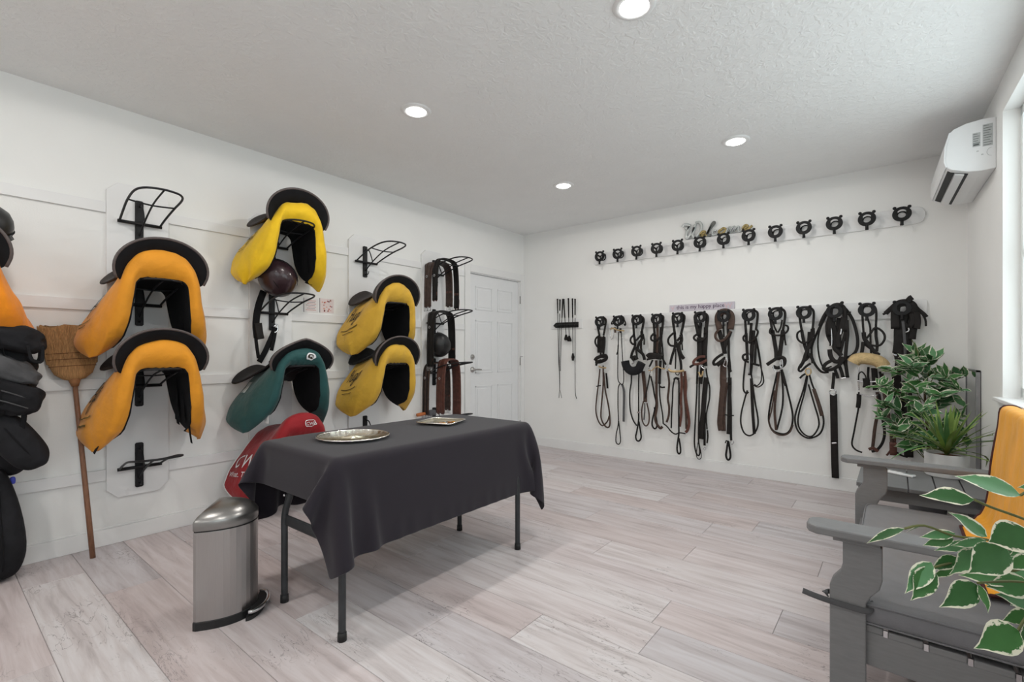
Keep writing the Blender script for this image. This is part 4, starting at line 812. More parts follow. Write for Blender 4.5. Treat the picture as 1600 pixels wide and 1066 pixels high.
  C_('headpiece', '6', 225, 90, 90, 200, 130, 480, 320, 420, .03, .085, L_), ('ear_tab', '6', [(255, 95), (275, 60), (290, 60), (285, 80)], .014, .09, L_), ('ear_tab', '6', [(345, 210), (375, 185), (392, 185)], .012, .09, L_), ('loop', '6', [(200, 85), (120, 140), (50, 240), (5, 350)], .02, .06, L_), ('loop', '8', [(680, 85), (620, 180), (560, 310), (545, 380), (560, 450), (610, 515), (660, 518)], .016, .055, L_), ('loop', '8', [(650, 130), (600, 240), (588, 330), (600, 430), (630, 490), (680, 480)], .011, .06, L_), ('loop', '6', [(270, 90), (340, 160), (410, 270), (460, 430), (475, 560), (455, 660), (400, 720), (340, 740)], .02, .06, L_), ('cheekpiece', '6', [(150, 240), (180, 380), (200, 500), (190, 620), (240, 680), (275, 720)], .03, .08, L_), ('cheekpiece', '6', [(130, 250), (100, 350), (110, 470), (150, 560), (150, 600)], .026, .075, L_), ('cheekpiece', '6', [(300, 240), (270, 400), (230, 500), (240, 620)], .032, .085, L_), ('cheekpiece', '6', [(240, 250), (230, 400), (250, 540), (210, 680)], .024, .07, L_), ('cheekpiece', '6', [(340, 280), (350, 450), (335, 600), (325, 780), (350, 990)], .022, .08, L_), ('cheekpiece', '6', [(320, 300), (325, 430), (290, 560), (260, 680)], .02, .075, L_), ('noseband', '6', [(150, 780), (80, 820), (55, 870), (90, 895), (180, 880), (260, 820), (300, 750)], .024, .1, L_), ('noseband', '6', [(130, 640), (140, 720), (180, 780), (240, 790), (280, 730)], .03, .09, L_), ('buckle', '6', [(145, 600), (155, 570), (150, 380)], .009, .095, STEEL, 'r'), ('buckle', '6', [(262, 460), (272, 400), (268, 390)], .012, .095, STEEL, 'r'), ('strap', '6', [(190, 880), (220, 960), (230, 1000)], .02, .07, L_), ('strap', '6', [(240, 830), (270, 900), (295, 990)], .022, .07, L_), ('strap', '6', [(290, 760), (330, 860), (355, 985)], .018, .07, L_), ('bar', '6', [(260, 1000), (310, 995), (360, 990)], .012, .075, STEEL, 'r'), ('girth_hanger', '9', [(148, 455), (145, 500), (140, 545)], .02, .065, L_), ('girth_ring', '9', [(125, 555), (140, 545), (158, 555), (150, 575), (130, 570)], .010, .07, STEEL, 'rc'), ('long_strap', '9', [(145, 570), (148, 700), (150, 830)], .045, .055, L_), ('long_strap_end', '9', [(150, 830), (152, 920), (156, 1022)], .045, .05, L_), ('keeper', '9', [(136, 835), (163, 833)], .012, .06, STEEL)]),
 ('black bridle with pale sheepskin noseband on the twelfth hook', [
  C_('headpiece', '7', 245, 80, 80, 180, 180, 420, 320, 340, .014, .085, L_), ('centre_strap', '7', [(210, 215), (235, 270), (255, 350), (258, 500), (265, 650)], .012, .08, L_), ('browband', '7', [(215, 470), (260, 410), (310, 350), (370, 370), (415, 420), (420, 480), (380, 540), (330, 555), (270, 550)], .014, .09, L_), ('cheekpiece', '7', [(180, 400), (190, 470), (230, 530), (300, 620), (360, 665)], .026, .085, L_), ('cheekpiece', '7', [(320, 340), (322, 450), (335, 540), (330, 620)], .018, .08, L_), ('cheekpiece', '7', [(175, 510), (165, 590), (155, 650)], .022, .085, L_), ('crossing', '7', [(185, 530), (250, 580), (340, 640)], .016, .08, L_),
  ('sheepskin', '7', [(60, 750), (90, 715), (150, 700), (240, 705), (330, 725), (390, 765), (410, 795)], .085, .12, mat('cream_sheepskin', srgb(205, 178, 132), .95, var=.12, scale=30, bump=.9, bscale=90), 'r'), ('bit', '7', [(105, 955), (180, 965), (260, 970), (370, 960)], .014, .09, STEEL, 'r'), ('bit_ring', '7', [(120, 950), (125, 880), (160, 855), (200, 900), (210, 950)], .009, .085, L_, 'r'), ('bit_cheek', '7', [(120, 800), (125, 850), (120, 960), (125, 1066)], .010, .08, STEEL, 'r'), ('bit_bush', '7', [(205, 925), (215, 985), (205, 1040)], .04, .095, L_), ('strap', '7', [(235, 800), (230, 900), (245, 1040)], .014, .07, L_), ('strap', '7', [(300, 810), (310, 950), (320, 1066)], .035, .07, L_), ('strap', '7', [(365, 850), (385, 940), (405, 1066)], .014, .07, L_),
  ('rein', '9', [(282, 560), (280, 640), (270, 700), (255, 780), (245, 840), (265, 870), (300, 885)], .011, .05, L_), ('cheek_tab', '9', [(283, 570), (282, 610), (277, 645)], .028, .06, L_), ('rein', '9', [(380, 560), (390, 640), (370, 740), (355, 870)], .020, .05, B_), ('rein', '9', [(390, 570), (405, 680), (420, 770), (410, 830), (380, 870), (350, 880)], .017, .055, L_), ('rein', '9', [(405, 460), (420, 570), (440, 680), (455, 740), (460, 850)], .022, .05, B_), ('chain', '9', [(285, 570), (330, 582), (385, 575)], .007, .065, STEEL, 'r'), ('rein_knot', '9', [(335, 868), (360, 862), (385, 880)], .02, .06, T_)]),
 ('heavy tangle of black straps on the last hook behind the green bush', [
  C_('headpiece', '7', 650, 60, 105, 150, 545, 360, 770, 330, .05, .085, L_), ('strap', '7', [(640, 45), (560, 70), (490, 130), (430, 185)], .03, .08, L_), ('strap_end', '7', [(425, 170), (440, 190)], .035, .085, L_), ('strap', '7', [(690, 40), (715, 10), (740, -5)], .035, .09, L_), ('strap', '7', [(740, 60), (800, 130), (860, 180), (905, 225)], .022, .08, L_), ('strap', '7', [(790, 110), (860, 200), (890, 260), (895, 330)], .012, .075, L_), ('strap', '7', [(560, 130), (535, 250), (530, 360)], .03, .08, L_), ('strap', '7', [(600, 160), (565, 350), (560, 520), (545, 640)], .035, .07, L_), ('strap', '7', [(660, 180), (620, 350), (600, 550), (590, 700), (580, 850)], .045, .075, L_), ('strap', '7', [(700, 180), (690, 350), (660, 520), (660, 700)], .045, .07, L_), ('strap', '7', [(760, 150), (770, 260), (745, 400), (735, 480)], .04, .075, L_), ('strap', '7', [(790, 160), (800, 280), (790, 360)], .035, .085, L_), ('strap', '7', [(720, 180), (745, 260), (700, 340), (640, 300)], .03, .09, L_), ('strap', '7', [(540, 620), (560, 750), (560, 860)], .02, .07, L_), ('strap', '7', [(690, 450), (700, 600), (740, 700), (800, 740)], .04, .065, L_), ('buckle', '7', [(660, 400), (690, 390), (700, 365), (690, 350)], .010, .1, STEEL, 'r'), ('buckle', '7', [(520, 655), (540, 660), (560, 665)], .016, .08, STEEL, 'r'), ('pale_strap', '7', [(630, 270), (645, 400), (655, 560), (655, 690)], .016, .09, mat('grey_elastic', (1, 1, 1))), ('long_strap', '9', [(480, 430), (490, 560), (500, 700), (495, 750)], .05, .06, L_), ('long_strap', '9', [(540, 500), (545, 650), (548, 800), (550, 910)], .05, .055, L_), ('rein', '9', [(470, 740), (475, 830), (440, 890), (430, 900)], .012, .05, T_), ('rein', '9', [(465, 830), (468, 900)], .04, .055, T_), ('rein', '9', [(480, 880), (510, 900), (545, 910)], .012, .05, L_)]),
]
for i, (lab, S) in enumerate(BR): bridle(i, lab, S, 'martingale' if i == 1 else 'bridle', 'martingale' if i == 1 else 'bridle')
# ---------------------------------------------------------------- whips in their rack
def whips():
    a, b = onY(866, 508, YB-.03), onY(903, 508, YB-.03)
    s0 = onY(862, 514, YB)
    mk('whip_shelf', box(s0.x, -2.93, YB-.012, YB, 1.485, 1.60), BOARD, label='small white backing board behind the whip rack', cat='board', loc=((s0.x-2.93)/2, YB, 1.485), bevel=.003)
    t = thing('whip_rack', ((a.x+b.x)/2, YB-.012, 1.50), 'black plastic whip rack left of the bridles', 'rack')
    pl = [(a.x-.02, 1.53), (a.x+.02, 1.50), (b.x, 1.50), (b.x, 1.566), (a.x+.02, 1.566)]
    mk('bar', prism(pl, lambda u, v: (u, YB-.026, v), lambda u, v: (u, YB-.012, v)), RUB, t, bevel=.002)
    xs = [871, 875, 879, 881.5, 888, 895, 899]
    for k in range(9):
        x = a.x+.03+(b.x-a.x-.05)*k/8
        mk('clip', torus((x, YB-.042, 1.533), .016, .006, (0, 0, 1), 12, 6), RUB, t, True)
    K = (860, 455, 346/60)
    def W(x, y, off=.042): return onY(K[0]+x/K[2], K[1]+y/K[2], YB-off)
    data = [('long black whip at the far left of the rack', [(64, 75), (66, 200), (68, 320), (74, 600), (82, 760), (84, 890)], 'lash'), ('thin whip with a white band, second in the rack', [(86, 80), (84, 200), (82, 320), (80, 600), (84, 780), (84, 880)], 'band'),
            ('whip leaning left, third in the rack', [(112, 75), (104, 240), (100, 320), (92, 600), (90, 720)], ''), ('short crop with leather flap, fourth in the rack', [(120, 75), (130, 240), (136, 330), (141, 392)], 'flap'), ('short crop with leather flap in the middle of the rack', [(162, 70), (165, 240), (167, 330), (169, 402)], 'flap'),
            ('sturdy crop with narrow keeper, sixth in the rack', [(198, 72), (200, 240), (202, 400), (203, 560)], 'keeper'), ('longest thin whip at the right of the rack', [(222, 75), (222, 240), (222, 500), (222, 800), (225, 920), (236, 970)], 'band')]
    for lab, P, kind in data:
        pts = [W(x, y) for x, y in P]; t = thing('whip', pts[0], lab, 'whip', 'whips in the rack')
        mk('shaft', tube(cr(pts[1:], 4), .0036, 6), LEATHER, t, True)
        mk('grip', tube([pts[0], pts[0].lerp(pts[1], .5), pts[1]], [.009, .0075, .0065], 8), LEATHER, t, True)
        mk('pommel_cap', lump(pts[0], (.011, .011, .009), (.9, .9), 10, 6), LEATHER, t, True)
        e = pts[-1]
        if kind == 'flap': mk('leather_flap', prism([(e.x-.010, e.z), (e.x-.028, e.z-.055), (e.x-.02, e.z-.07), (e.x+.03, e.z-.07), (e.x+.034, e.z-.055), (e.x+.010, e.z)], lambda u, v: (u, e.y-.003, v), lambda u, v: (u, e.y+.003, v)), LEATHER, t)
        if kind == 'keeper': mk('keeper', prism([(e.x-.008, e.z), (e.x-.02, e.z-.045), (e.x-.012, e.z-.09), (e.x+.012, e.z-.09), (e.x+.02, e.z-.045), (e.x+.008, e.z)], lambda u, v: (u, e.y-.004, v), lambda u, v: (u, e.y+.004, v)), LEATHER, t)
        if kind == 'band': mk('white_band', tube([pts[1]+Vector((0, 0, .03)), pts[1]+Vector((0, 0, -.005))], .0085, 8), TRIM, t, True)
        if kind == 'lash':
            for dx in (-.012, .03): mk('lash', tube(cr([e, e+Vector((dx*.6, 0, -.05)), e+Vector((dx, 0, -.1))], 3), .0026, 5), LEATHER, t, True)
whips()
# ---------------------------------------------------------------- signs
def signs():
    x0, x1, z0, z1 = -1.865, -1.222, 1.622, 1.695
    SG_ = mat('lilac_grey_sign', srgb(200, 194, 204), .7, var=.06, scale=9)
    t = thing('wooden_sign', ((x0+x1)/2, YB-.012, z0), 'long pale sign reading this is my happy place on the lower board', 'sign')
    mk('panel', box(x0, x1, YB-.018, YB-.004, z0, z1), SG_, t, bevel=.002)
    V, Fc = textmesh('this is my happy place', .058, .0012)
    w_ = max(v.x for v in V)-min(v.x for v in V); k = .475/w_
    cols = [mat('plum_lettering', srgb(78, 52, 84), .7), mat('pink_print', srgb(222, 170, 176), .7)]
    V = [Vector((x0+.075+v.x*k*1.0, YB-.0185-v.z, z0+.026+v.y*.98)) for v in V]
    mk('lettering', (V, Fc), cols[0], t)
    for xx, sg in ((x0+.035, 1), (x1-.075, -1), (x1-.04, 1)):
        st = strokes([[(-.015*sg, .025), (0, 0), (.015*sg, .03)], [(0, 0), (.002, -.018)]], .004)
        mk('printed_sprig', ([Vector((xx+v.x, YB-.0187, z0+.03+v.y)) for v in st[0]], st[1]), cols[1], t)
    GALV = mat('galvanised_letters', srgb(176, 180, 180), .4, .55, var=.14, scale=25)
    GOLD = mat('weathered_gold_letters', srgb(158, 140, 92), .5, .35, var=.25, scale=30)
    GOLD2 = mat('dark_steel_edges', srgb(104, 106, 104), .45, .5, var=.2, scale=30)
    K = (1050, 330, 1600/140)
    W = lambda x, y: onY(K[0]+x/K[2], K[1]+y/K[2], YB-.03)
    t = thing('welcome_sign', W(830, 430), 'metal script sign spelling Welcome on top of the upper board', 'sign')
    LT = [('letter', GALV, .026, [[(190, 290), (230, 240), (320, 260), (270, 320), (240, 300)], [(310, 270), (260, 400), (270, 490), (330, 420), (400, 300), (420, 240)], [(400, 290), (370, 400), (390, 470), (450, 440), (510, 350), (530, 260), (490, 200), (420, 215)]]),
          ('letter', GOLD, .022, [[(500, 430), (560, 410), (590, 370), (550, 365), (510, 400), (520, 440), (580, 445), (620, 420)]]),
          ('letter', GOLD2, .024, [[(620, 420), (690, 300), (760, 215), (735, 205), (670, 320), (640, 420), (700, 435)]]),
          ('letter', GALV, .02, [[(790, 350), (745, 345), (715, 395), (740, 425), (800, 400)]]),
          ('letter', GOLD, .022, [[(880, 330), (840, 360), (850, 405), (910, 395), (960, 330), (920, 305), (880, 330)]]),
          ('letter', GALV, .018, [[(960, 400), (1000, 310), (1040, 285), (1030, 340), (1015, 390), (1070, 300), (1120, 275), (1105, 330), (1090, 380), (1150, 290), (1195, 275), (1180, 330), (1200, 365), (1240, 340)]]),
          ('letter', GOLD, .02, [[(1250, 330), (1320, 300), (1350, 260), (1310, 250), (1270, 300), (1290, 345), (1360, 320), (1435, 255)]])]
    for nm, m, wd, paths in LT:
        vfs = []
        for P in paths:
            Q = cr([W(x, y) for x, y in P], 5); vfs.append(strap(Q, wd, .016, (0, -1, 0)))
        mk(nm, join(*vfs), m, t, False)
    mk('back_rail', tube(cr([W(250, 485), W(560, 452), W(900, 410), W(1240, 362)], 4), .006, 6), GALV, t, True)
signs()
# ================================================================ the table and what stands on it
TX0, TX1, TY0, TY1, TZ = -2.53, -1.815, 1.09, 2.48, .745
def table():
    t = thing('folding_table', ((TX0+TX1)/2, (TY0+TY1)/2, 0), 'folding table with dark steel legs under the black cloth', 'table')
    mk('tabletop', box(TX0+.024, TX1-.024, TY0+.024, TY1-.024, TZ-.038, TZ-.003), mat('grey_table_plastic', (.35, .35, .36), .5), t, bevel=.006)
    LEG = mat('charcoal_steel_tube', (.04, .043, .047), .38, .3, var=.15)
    for yy, sg in ((1.108, 1), (2.29, -1)):
        for x, lx in ((-2.285, 1), (-1.79, -1)):
            P = cr([(x, yy, 0.0), (x, yy, .30), (x+.004*lx, yy+.0*sg, .42), (x+.035*lx, yy+.01*sg, .52), (x+.045*lx, yy+.015*sg, .60), (x+.05*lx, yy+.02*sg, TZ-.03)], 4)
            l = mk('leg', tube(P, .0155, 10), LEG, t, True)
            mk('rubber_foot', tube([(x, yy, 0), (x, yy, .035)], [.019, .018], 12), RUB, l, True)
            mk('rivet', lump((x+.035*lx-.004, yy-.016*sg, .52), (.007, .006, .007), (1, 1), 10, 6), STEEL, l, True)
        mk('brace_plate', strap([(-2.28, yy+.002, .395), (-1.78, yy+.002, .40)], .05, .012, (0, 1, 0)), LEG, t)
        mk('top_tube', tube(cr([(-2.24, yy+.01*sg, .53), (-2.03, yy+.012*sg, .60), (-1.82, yy+.01*sg, .53)], 5), .011, 8), LEG, t, True)
        mk('fold_strut', tube([(-2.03, yy+.02*sg, .60), (-2.03, yy+.40*sg, TZ-.04)], .009, 8), LEG, t, True)
    return t
table()
def tablecloth():
    ex0, ex1, ey0, ey1 = .37, .385, .19, .30
    st = .029; nx = int(round((TX1-TX0+ex0+ex1)/st)); ny = int(round((TY1-TY0+ey0+ey1)/st))
    xs = np.linspace(TX0-ex0, TX1+ex1, nx+1); ys = np.linspace(TY0-ey0, TY1+ey1, ny+1)
    X, Y = np.meshgrid(xs, ys, indexing='ij'); top = TZ+.004
    P = np.stack([X, Y, np.full_like(X, top)], -1); rng = np.random.default_rng(4)
    m = .006
    pin = (X > TX0+m) & (X < TX1-m) & (Y > TY0+m) & (Y < TY1-m)
    out = ~pin
    P[..., 2] += np.where(out, rng.normal(0, .004, X.shape), 0)
    V = np.zeros_like(P); dt = 1/60.
    wgt = np.where(pin, 0., 1.)
    cons = []
    def add(di, dj, k):
        A = (slice(0, nx+1-di), slice(max(0, -dj), ny+1-max(0, dj))); Bs = (slice(di, nx+1), slice(max(0, dj), ny+1+min(0, dj)))
        l = math.sqrt(((xs[1]-xs[0])*di)**2+((ys[1]-ys[0])*dj)**2)
        for par in range(2*max(di, abs(dj))):                       # disjoint pairs, so a full correction is stable
            st_ = 2*max(di, abs(dj))
            if di: cons.append(((slice(A[0].start+par, A[0].stop, st_), A[1]), (slice(Bs[0].start+par, Bs[0].stop, st_), Bs[1]), l, k))
            else: cons.append(((A[0], slice(A[1].start+par, A[1].stop, st_)), (Bs[0], slice(Bs[1].start+par, Bs[1].stop, st_)), l, k))
    for di, dj, k in ((1, 0, 1.), (0, 1, 1.), (1, 1, .6), (1, -1, .6), (2, 0, .10), (0, 2, .10)): add(di, dj, k)
    for step in range(230):
        V[..., 2] -= 9.8*dt; V *= .985 if step < 150 else .95
        Q = P+V*dt*wgt[..., None]
        for it in range(9):
            for A, Bs, l, k in cons:
                d = Q[Bs]-Q[A]; ln = np.linalg.norm(d, axis=-1)+1e-9; wa, wb = wgt[A], wgt[Bs]; ws = wa+wb
                Q[A] += d*np.where(ws > 0, k*(ln-l)/ln/np.maximum(ws, 1e-9), 0)[..., None]*wa[..., None]
                Q[Bs] -= d*np.where(ws > 0, k*(ln-l)/ln/np.maximum(ws, 1e-9), 0)[..., None]*wb[..., None]
            eps = .004+.026*np.clip((.66-Q[..., 2])/.2, 0, 1)
            ins = (Q[..., 0] > TX0-eps) & (Q[..., 0] < TX1+eps) & (Q[..., 1] > TY0-eps) & (Q[..., 1] < TY1+eps) & (Q[..., 2] < top) & (wgt > 0)
            dx0 = Q[..., 0]-(TX0-eps); dx1 = (TX1+eps)-Q[..., 0]; dy0 = Q[..., 1]-(TY0-eps); dy1 = (TY1+eps)-Q[..., 1]; dz = top-Q[..., 2]
            D = np.stack([dx0, dx1, dy0, dy1, dz], -1); w_ = np.argmin(D, -1)
            Q[..., 0] = np.where(ins & (w_ == 0), TX0-eps, Q[..., 0]); Q[..., 0] = np.where(ins & (w_ == 1), TX1+eps, Q[..., 0])
            Q[..., 1] = np.where(ins & (w_ == 2), TY0-eps, Q[..., 1]); Q[..., 1] = np.where(ins & (w_ == 3), TY1+eps, Q[..., 1])
            Q[..., 2] = np.where(ins & (w_ == 4), top, Q[..., 2])
            Q[..., 2] = np.maximum(Q[..., 2], .01)
        V = (Q-P)/dt; P = Q
    Vv = [Vector(p) for p in P.reshape(-1, 3)]
    Fc = [[i*(ny+1)+j, (i+1)*(ny+1)+j, (i+1)*(ny+1)+j+1, i*(ny+1)+j+1] for i in range(nx) for j in range(ny)]
    CL = mat('black_cotton_cloth', srgb(41, 37, 44), .9, var=.06, scale=3, bump=.08, bscale=400, sheen=.15, spec=.2)
    mk('tablecloth', (Vv, Fc), CL, None, True, 'faded black cloth draped over the folding table', 'tablecloth', loc=((TX0+TX1)/2, (TY0+TY1)/2, TZ), sub=1, solid=.002)
tablecloth()
def trays():
    z = TZ+.006
    SIL = mat('polished_silver_gilt', (.72, .66, .52), .12, 1, var=.1, scale=6)
    RIM = mat('silver_rim', (.78, .76, .72), .22, 1, var=.05)
    c = Vector(((-2.336-2.051)/2, (1.308+1.536)/2, z)); ang = math.atan2(1.536-1.308, -2.051+2.336)
    M = Matrix.Translation(c) @ Matrix.Rotation(ang, 4, 'Z')
    t = thing('oval_tray', c, 'oval gilt serving tray at the near end of the table', 'tray')
    mk('basin', xform(lathe([(0, .002), (.120, .002), (.132, .006), (.14, .012), (.16, .014)], n=48, sx=1.12, sy=1.12*.95), M), SIL, t, True, solid=.0015)
    mk('rolled_rim', xform(tube([(.16*1.12*math.cos(a)*(1+.012*math.cos(24*a)), .16*1.064*math.sin(a)*(1+.012*math.cos(24*a)), .014) for a in [2*math.pi*k/96 for k in range(96)]], .005, 6, True), M), RIM, t, True)
    c = Vector((-2.215, 2.06, z)); M = Matrix.Translation(c) @ Matrix.Rotation(.35, 4, 'Z')
    t = thing('square_tray', c, 'square silver tray with cut corners at the far end of the table', 'tray')
    def octo(r, k): return [(r, -r+k), (r, r-k), (r-k, r), (-r+k, r), (-r, r-k), (-r, -r+k), (-r+k, -r), (r-k, -r)]
    rows = [[Vector((x, y, h)) for x, y in octo(r, .02)] for r, h in ((.085, .002), (.095, .006), (.105, .014), (.118, .016))]
    V = [p for r in rows for p in r]; Fc = [list(range(8))]+[[i*8+k, i*8+(k+1) % 8, (i+1)*8+(k+1) % 8, (i+1)*8+k] for i in range(3) for k in range(8)]
    mk('basin', xform((V, Fc), M), SIL, t, False, solid=.0015)
    mk('beaded_rim', xform(tube([Vector((x, y, .016)) for x, y in octo(.118, .02)], .005, 6, True), M), RIM, t, True)
    R = random.Random(2); GM = [mat('gold_trinket', srgb(196, 150, 80), .3, .7), mat('pewter_trinket', (.4, .4, .42), .3, .8), mat('amber_trinket', srgb(150, 100, 60), .4)]
    for i in range(6):
        x, y = R.uniform(-.05, .06), R.uniform(-.05, .06)
        p = M @ Vector((x, y, .006)); mk('engraved_boss', lump(p, (.014, .011, .005), (.8, .8), 10, 6), GM[i % 3], t, True)
trays()
# ---------------------------------------------------------------- step can
def can():
    b = Vector((-.80, .60, 0)).normalized(); n = Vector((.60, .80, 0)); P0 = Vector((-2.337, .752, 0)); wd, dp = .285, .205
    def out(s=1, grow=0, k=22):
        cen = P0+b*wd/2+n*dp*.42; pts = []
        for i in range(k+1):                                        # curved front
            q = math.pi*i/k; x = wd/2*math.cos(q); y = dp*math.sin(q)**.8
            pts.append(P0+b*(wd/2-x)+n*y)
        pts += [P0+b*wd*.98-n*.012, P0+b*wd*.5-n*.016, P0+b*.02*wd-n*.012]
        return [cen+(p-cen)*s for p in pts]
    t = thing('trash_can', P0+b*wd/2+n*.09, 'semi-round brushed steel pedal bin with domed lid', 'trash can')
    BS = mat('brushed_steel', (.40, .39, .385), .3, 1, var=.05, scale=30, aniso=(60, 60, .6))
    BL = mat('lid_grey_steel', (.28, .275, .27), .3, .9, var=.04)
    def loft(levels):
        N = len(out()); V, Fc = [], []
        for s, z in levels: V += [p+Vector((0, 0, z)) for p in out(s)]
        for i in range(len(levels)-1):
            for k in range(N): Fc.append([i*N+k, i*N+(k+1) % N, (i+1)*N+(k+1) % N, (i+1)*N+k])
        Fc += [list(range(N))[::-1], [(len(levels)-1)*N+k for k in range(N)]]
        return V, Fc
    mk('body', loft([(1, .035), (1, .42)]), BS, t, False, bevel=.001)
    mk('base_ring', loft([(1.02, 0), (1.02, .034), (1.0, .038)]), RUB, t)
    mk('gasket', loft([(.985, .419), (.985, .428)]), RUB, t)
    ld = mk('lid', loft([(1.0, .426), (1.012, .43), (1.012, .462), (.99, .468), (.9, .482), (.7, .50), (.45, .511), (.2, .515)]), BL, t, True)
    md = ld.modifiers.new('es', 'EDGE_SPLIT'); md.split_angle = math.radians(32)
    cen = P0+b*wd/2+n*dp
    pd = [cen+b*wd*.36*math.cos(q)*-1+n*(.055*math.sin(q)-.012)+Vector((0, 0, .022)) for q in [math.pi*i/14 for i in range(15)]]
    N = len(pd); V = [p for p in pd]+[p+Vector((0, 0, .014)) for p in pd]
    mk('pedal', (V, [list(range(N)), list(range(N, 2*N))[::-1]]+[[i, N+i, N+(i+1) % N, (i+1) % N] for i in range(N)]), RUB, t, bevel=.003)
    mk('pedal_trim', tube([p+Vector((0, 0, .013)) for p in pd], .009, 8), STEEL, t, True)
    fp = [cen+b*wd*.4*math.cos(q)*-1+n*(.05*math.sin(q)-.02) for q in [math.pi*i/14 for i in range(15)]]
    mk('pedal_base', (fp+[p+Vector((0, 0, .018)) for p in fp], [list(range(N)), list(range(N, 2*N))[::-1]]+[[i, N+i, N+(i+1) % N, (i+1) % N] for i in range(N)]), RUB, t)
    q = P0+b*wd*.44+n*dp*.99; mk('lid_sensor_dot', lump(P0+b*wd*.28+n*dp*.86+Vector((0, 0, .395)), (.004, .004, .004), (1, 1), 8, 6), RUB, t)
can()
# ================================================================ right wall: air conditioner
def RWP(y, o, z): return Vector((XR(y)-o, y, z))
def aircon():
    y0, y1 = 3.985, 4.80
    t = thing('air_conditioner', RWP((y0+y1)/2, 0, 2.28), 'white split air conditioner high on the wall above the window corner', 'air conditioner')
    prof = [(0, 2.287), (.0, 2.588), (.06, 2.592), (.13, 2.585), (.185, 2.565), (.205, 2.545), (.222, 2.46), (.225, 2.37), (.215, 2.335), (.195, 2.318), (.12, 2.29), (.06, 2.283)]
    ACW = mat('air_conditioner_white', (.80, .81, .82), .35, var=.008)
    mk('casing', prism(prof, lambda o, z: RWP(y0, o, z), lambda o, z: RWP(y1, o, z)), ACW, t, bevel=.005)
    fl = [(.207, 2.548), (.2285, 2.46), (.2315, 2.372), (.222, 2.338), (.216, 2.342), (.224, 2.372), (.221, 2.46), (.200, 2.548)]
    mk('front_panel', prism(fl, lambda o, z: RWP(y0-.002, o, z), lambda o, z: RWP(y1+.002, o, z)), ACW, t)
    DK = mat('dark_vent', (.01, .01, .012), .6)
    mk('vent_slot', prism([(.178, 2.313), (.21, 2.331), (.207, 2.339), (.175, 2.321)], lambda o, z: RWP(y0+.05, o, z-.006), lambda o, z: RWP(y1-.05, o, z-.006)), DK, t)
    mk('vent_slot', prism([(.118, 2.288), (.134, 2.294), (.132, 2.302), (.116, 2.296)], lambda o, z: RWP(y0+.04, o, z-.006), lambda o, z: RWP(y1-.04, o, z-.006)), DK, t)
    mk('louvre', prism([(.134, 2.294), (.176, 2.305), (.176, 2.309), (.134, 2.299)], lambda o, z: RWP(y0+.04, o, z-.010), lambda o, z: RWP(y1-.04, o, z-.010)), ACW, t)
    LG = mat('grey_sticker', (.46, .48, .48), .5, var=.05); LD = mat('sticker_print', (.10, .11, .11), .6)
    for o0, o1, z0, z1, dark in ((.015, .058, 2.425, 2.555, 0), (.068, .102, 2.432, 2.515, 1)):
        s = mk('rating_sticker', prism([(o0, z0), (o1, z0), (o1, z1), (o0, z1)], lambda o, z: RWP(y0-.001, o, z), lambda o, z: RWP(y0+.001, o, z)), LG, t, label='grey rating sticker')
        nl = 9 if not dark else 6
        for k in range(nl):
            zz = z1-.010-(z1-z0-.016)*k/(nl-1); w_ = (o1-o0)*(.55+.38*((k*37) % 10)/10)
            hgt = .010 if (dark and k == nl-1) else .003
            mk('printed_line', prism([(o1-.003-w_, zz), (o1-.003, zz), (o1-.003, zz+hgt), (o1-.003-w_, zz+hgt)], lambda o, z: RWP(y0-.0016, o, z), lambda o, z: RWP(y0-.0008, o, z)), LD, s)
    for o, z in ((.075, 2.40), (.055, 2.376)): mk('screw_cover', prism([(o, z), (o+.010, z), (o+.010, z+.006), (o, z+.006)], lambda a, b: RWP(y0-.0015, a, b), lambda a, b: RWP(y0, a, b)), LG, t)
    arc = [RWP(y0-.001, .024+.016*math.cos(q), 2.385+.022*math.sin(q)) for q in [math.pi/2-.4+(math.pi+.8)*k/14-.0 for k in range(15)]]
    mk('knockout', tube([RWP(y0-.0005, .02+.02*max(0, math.sin(q)), 2.388+.024*math.cos(q)) for q in [math.pi*k/12 for k in range(13)]], .0012, 4), LG, t)
aircon()
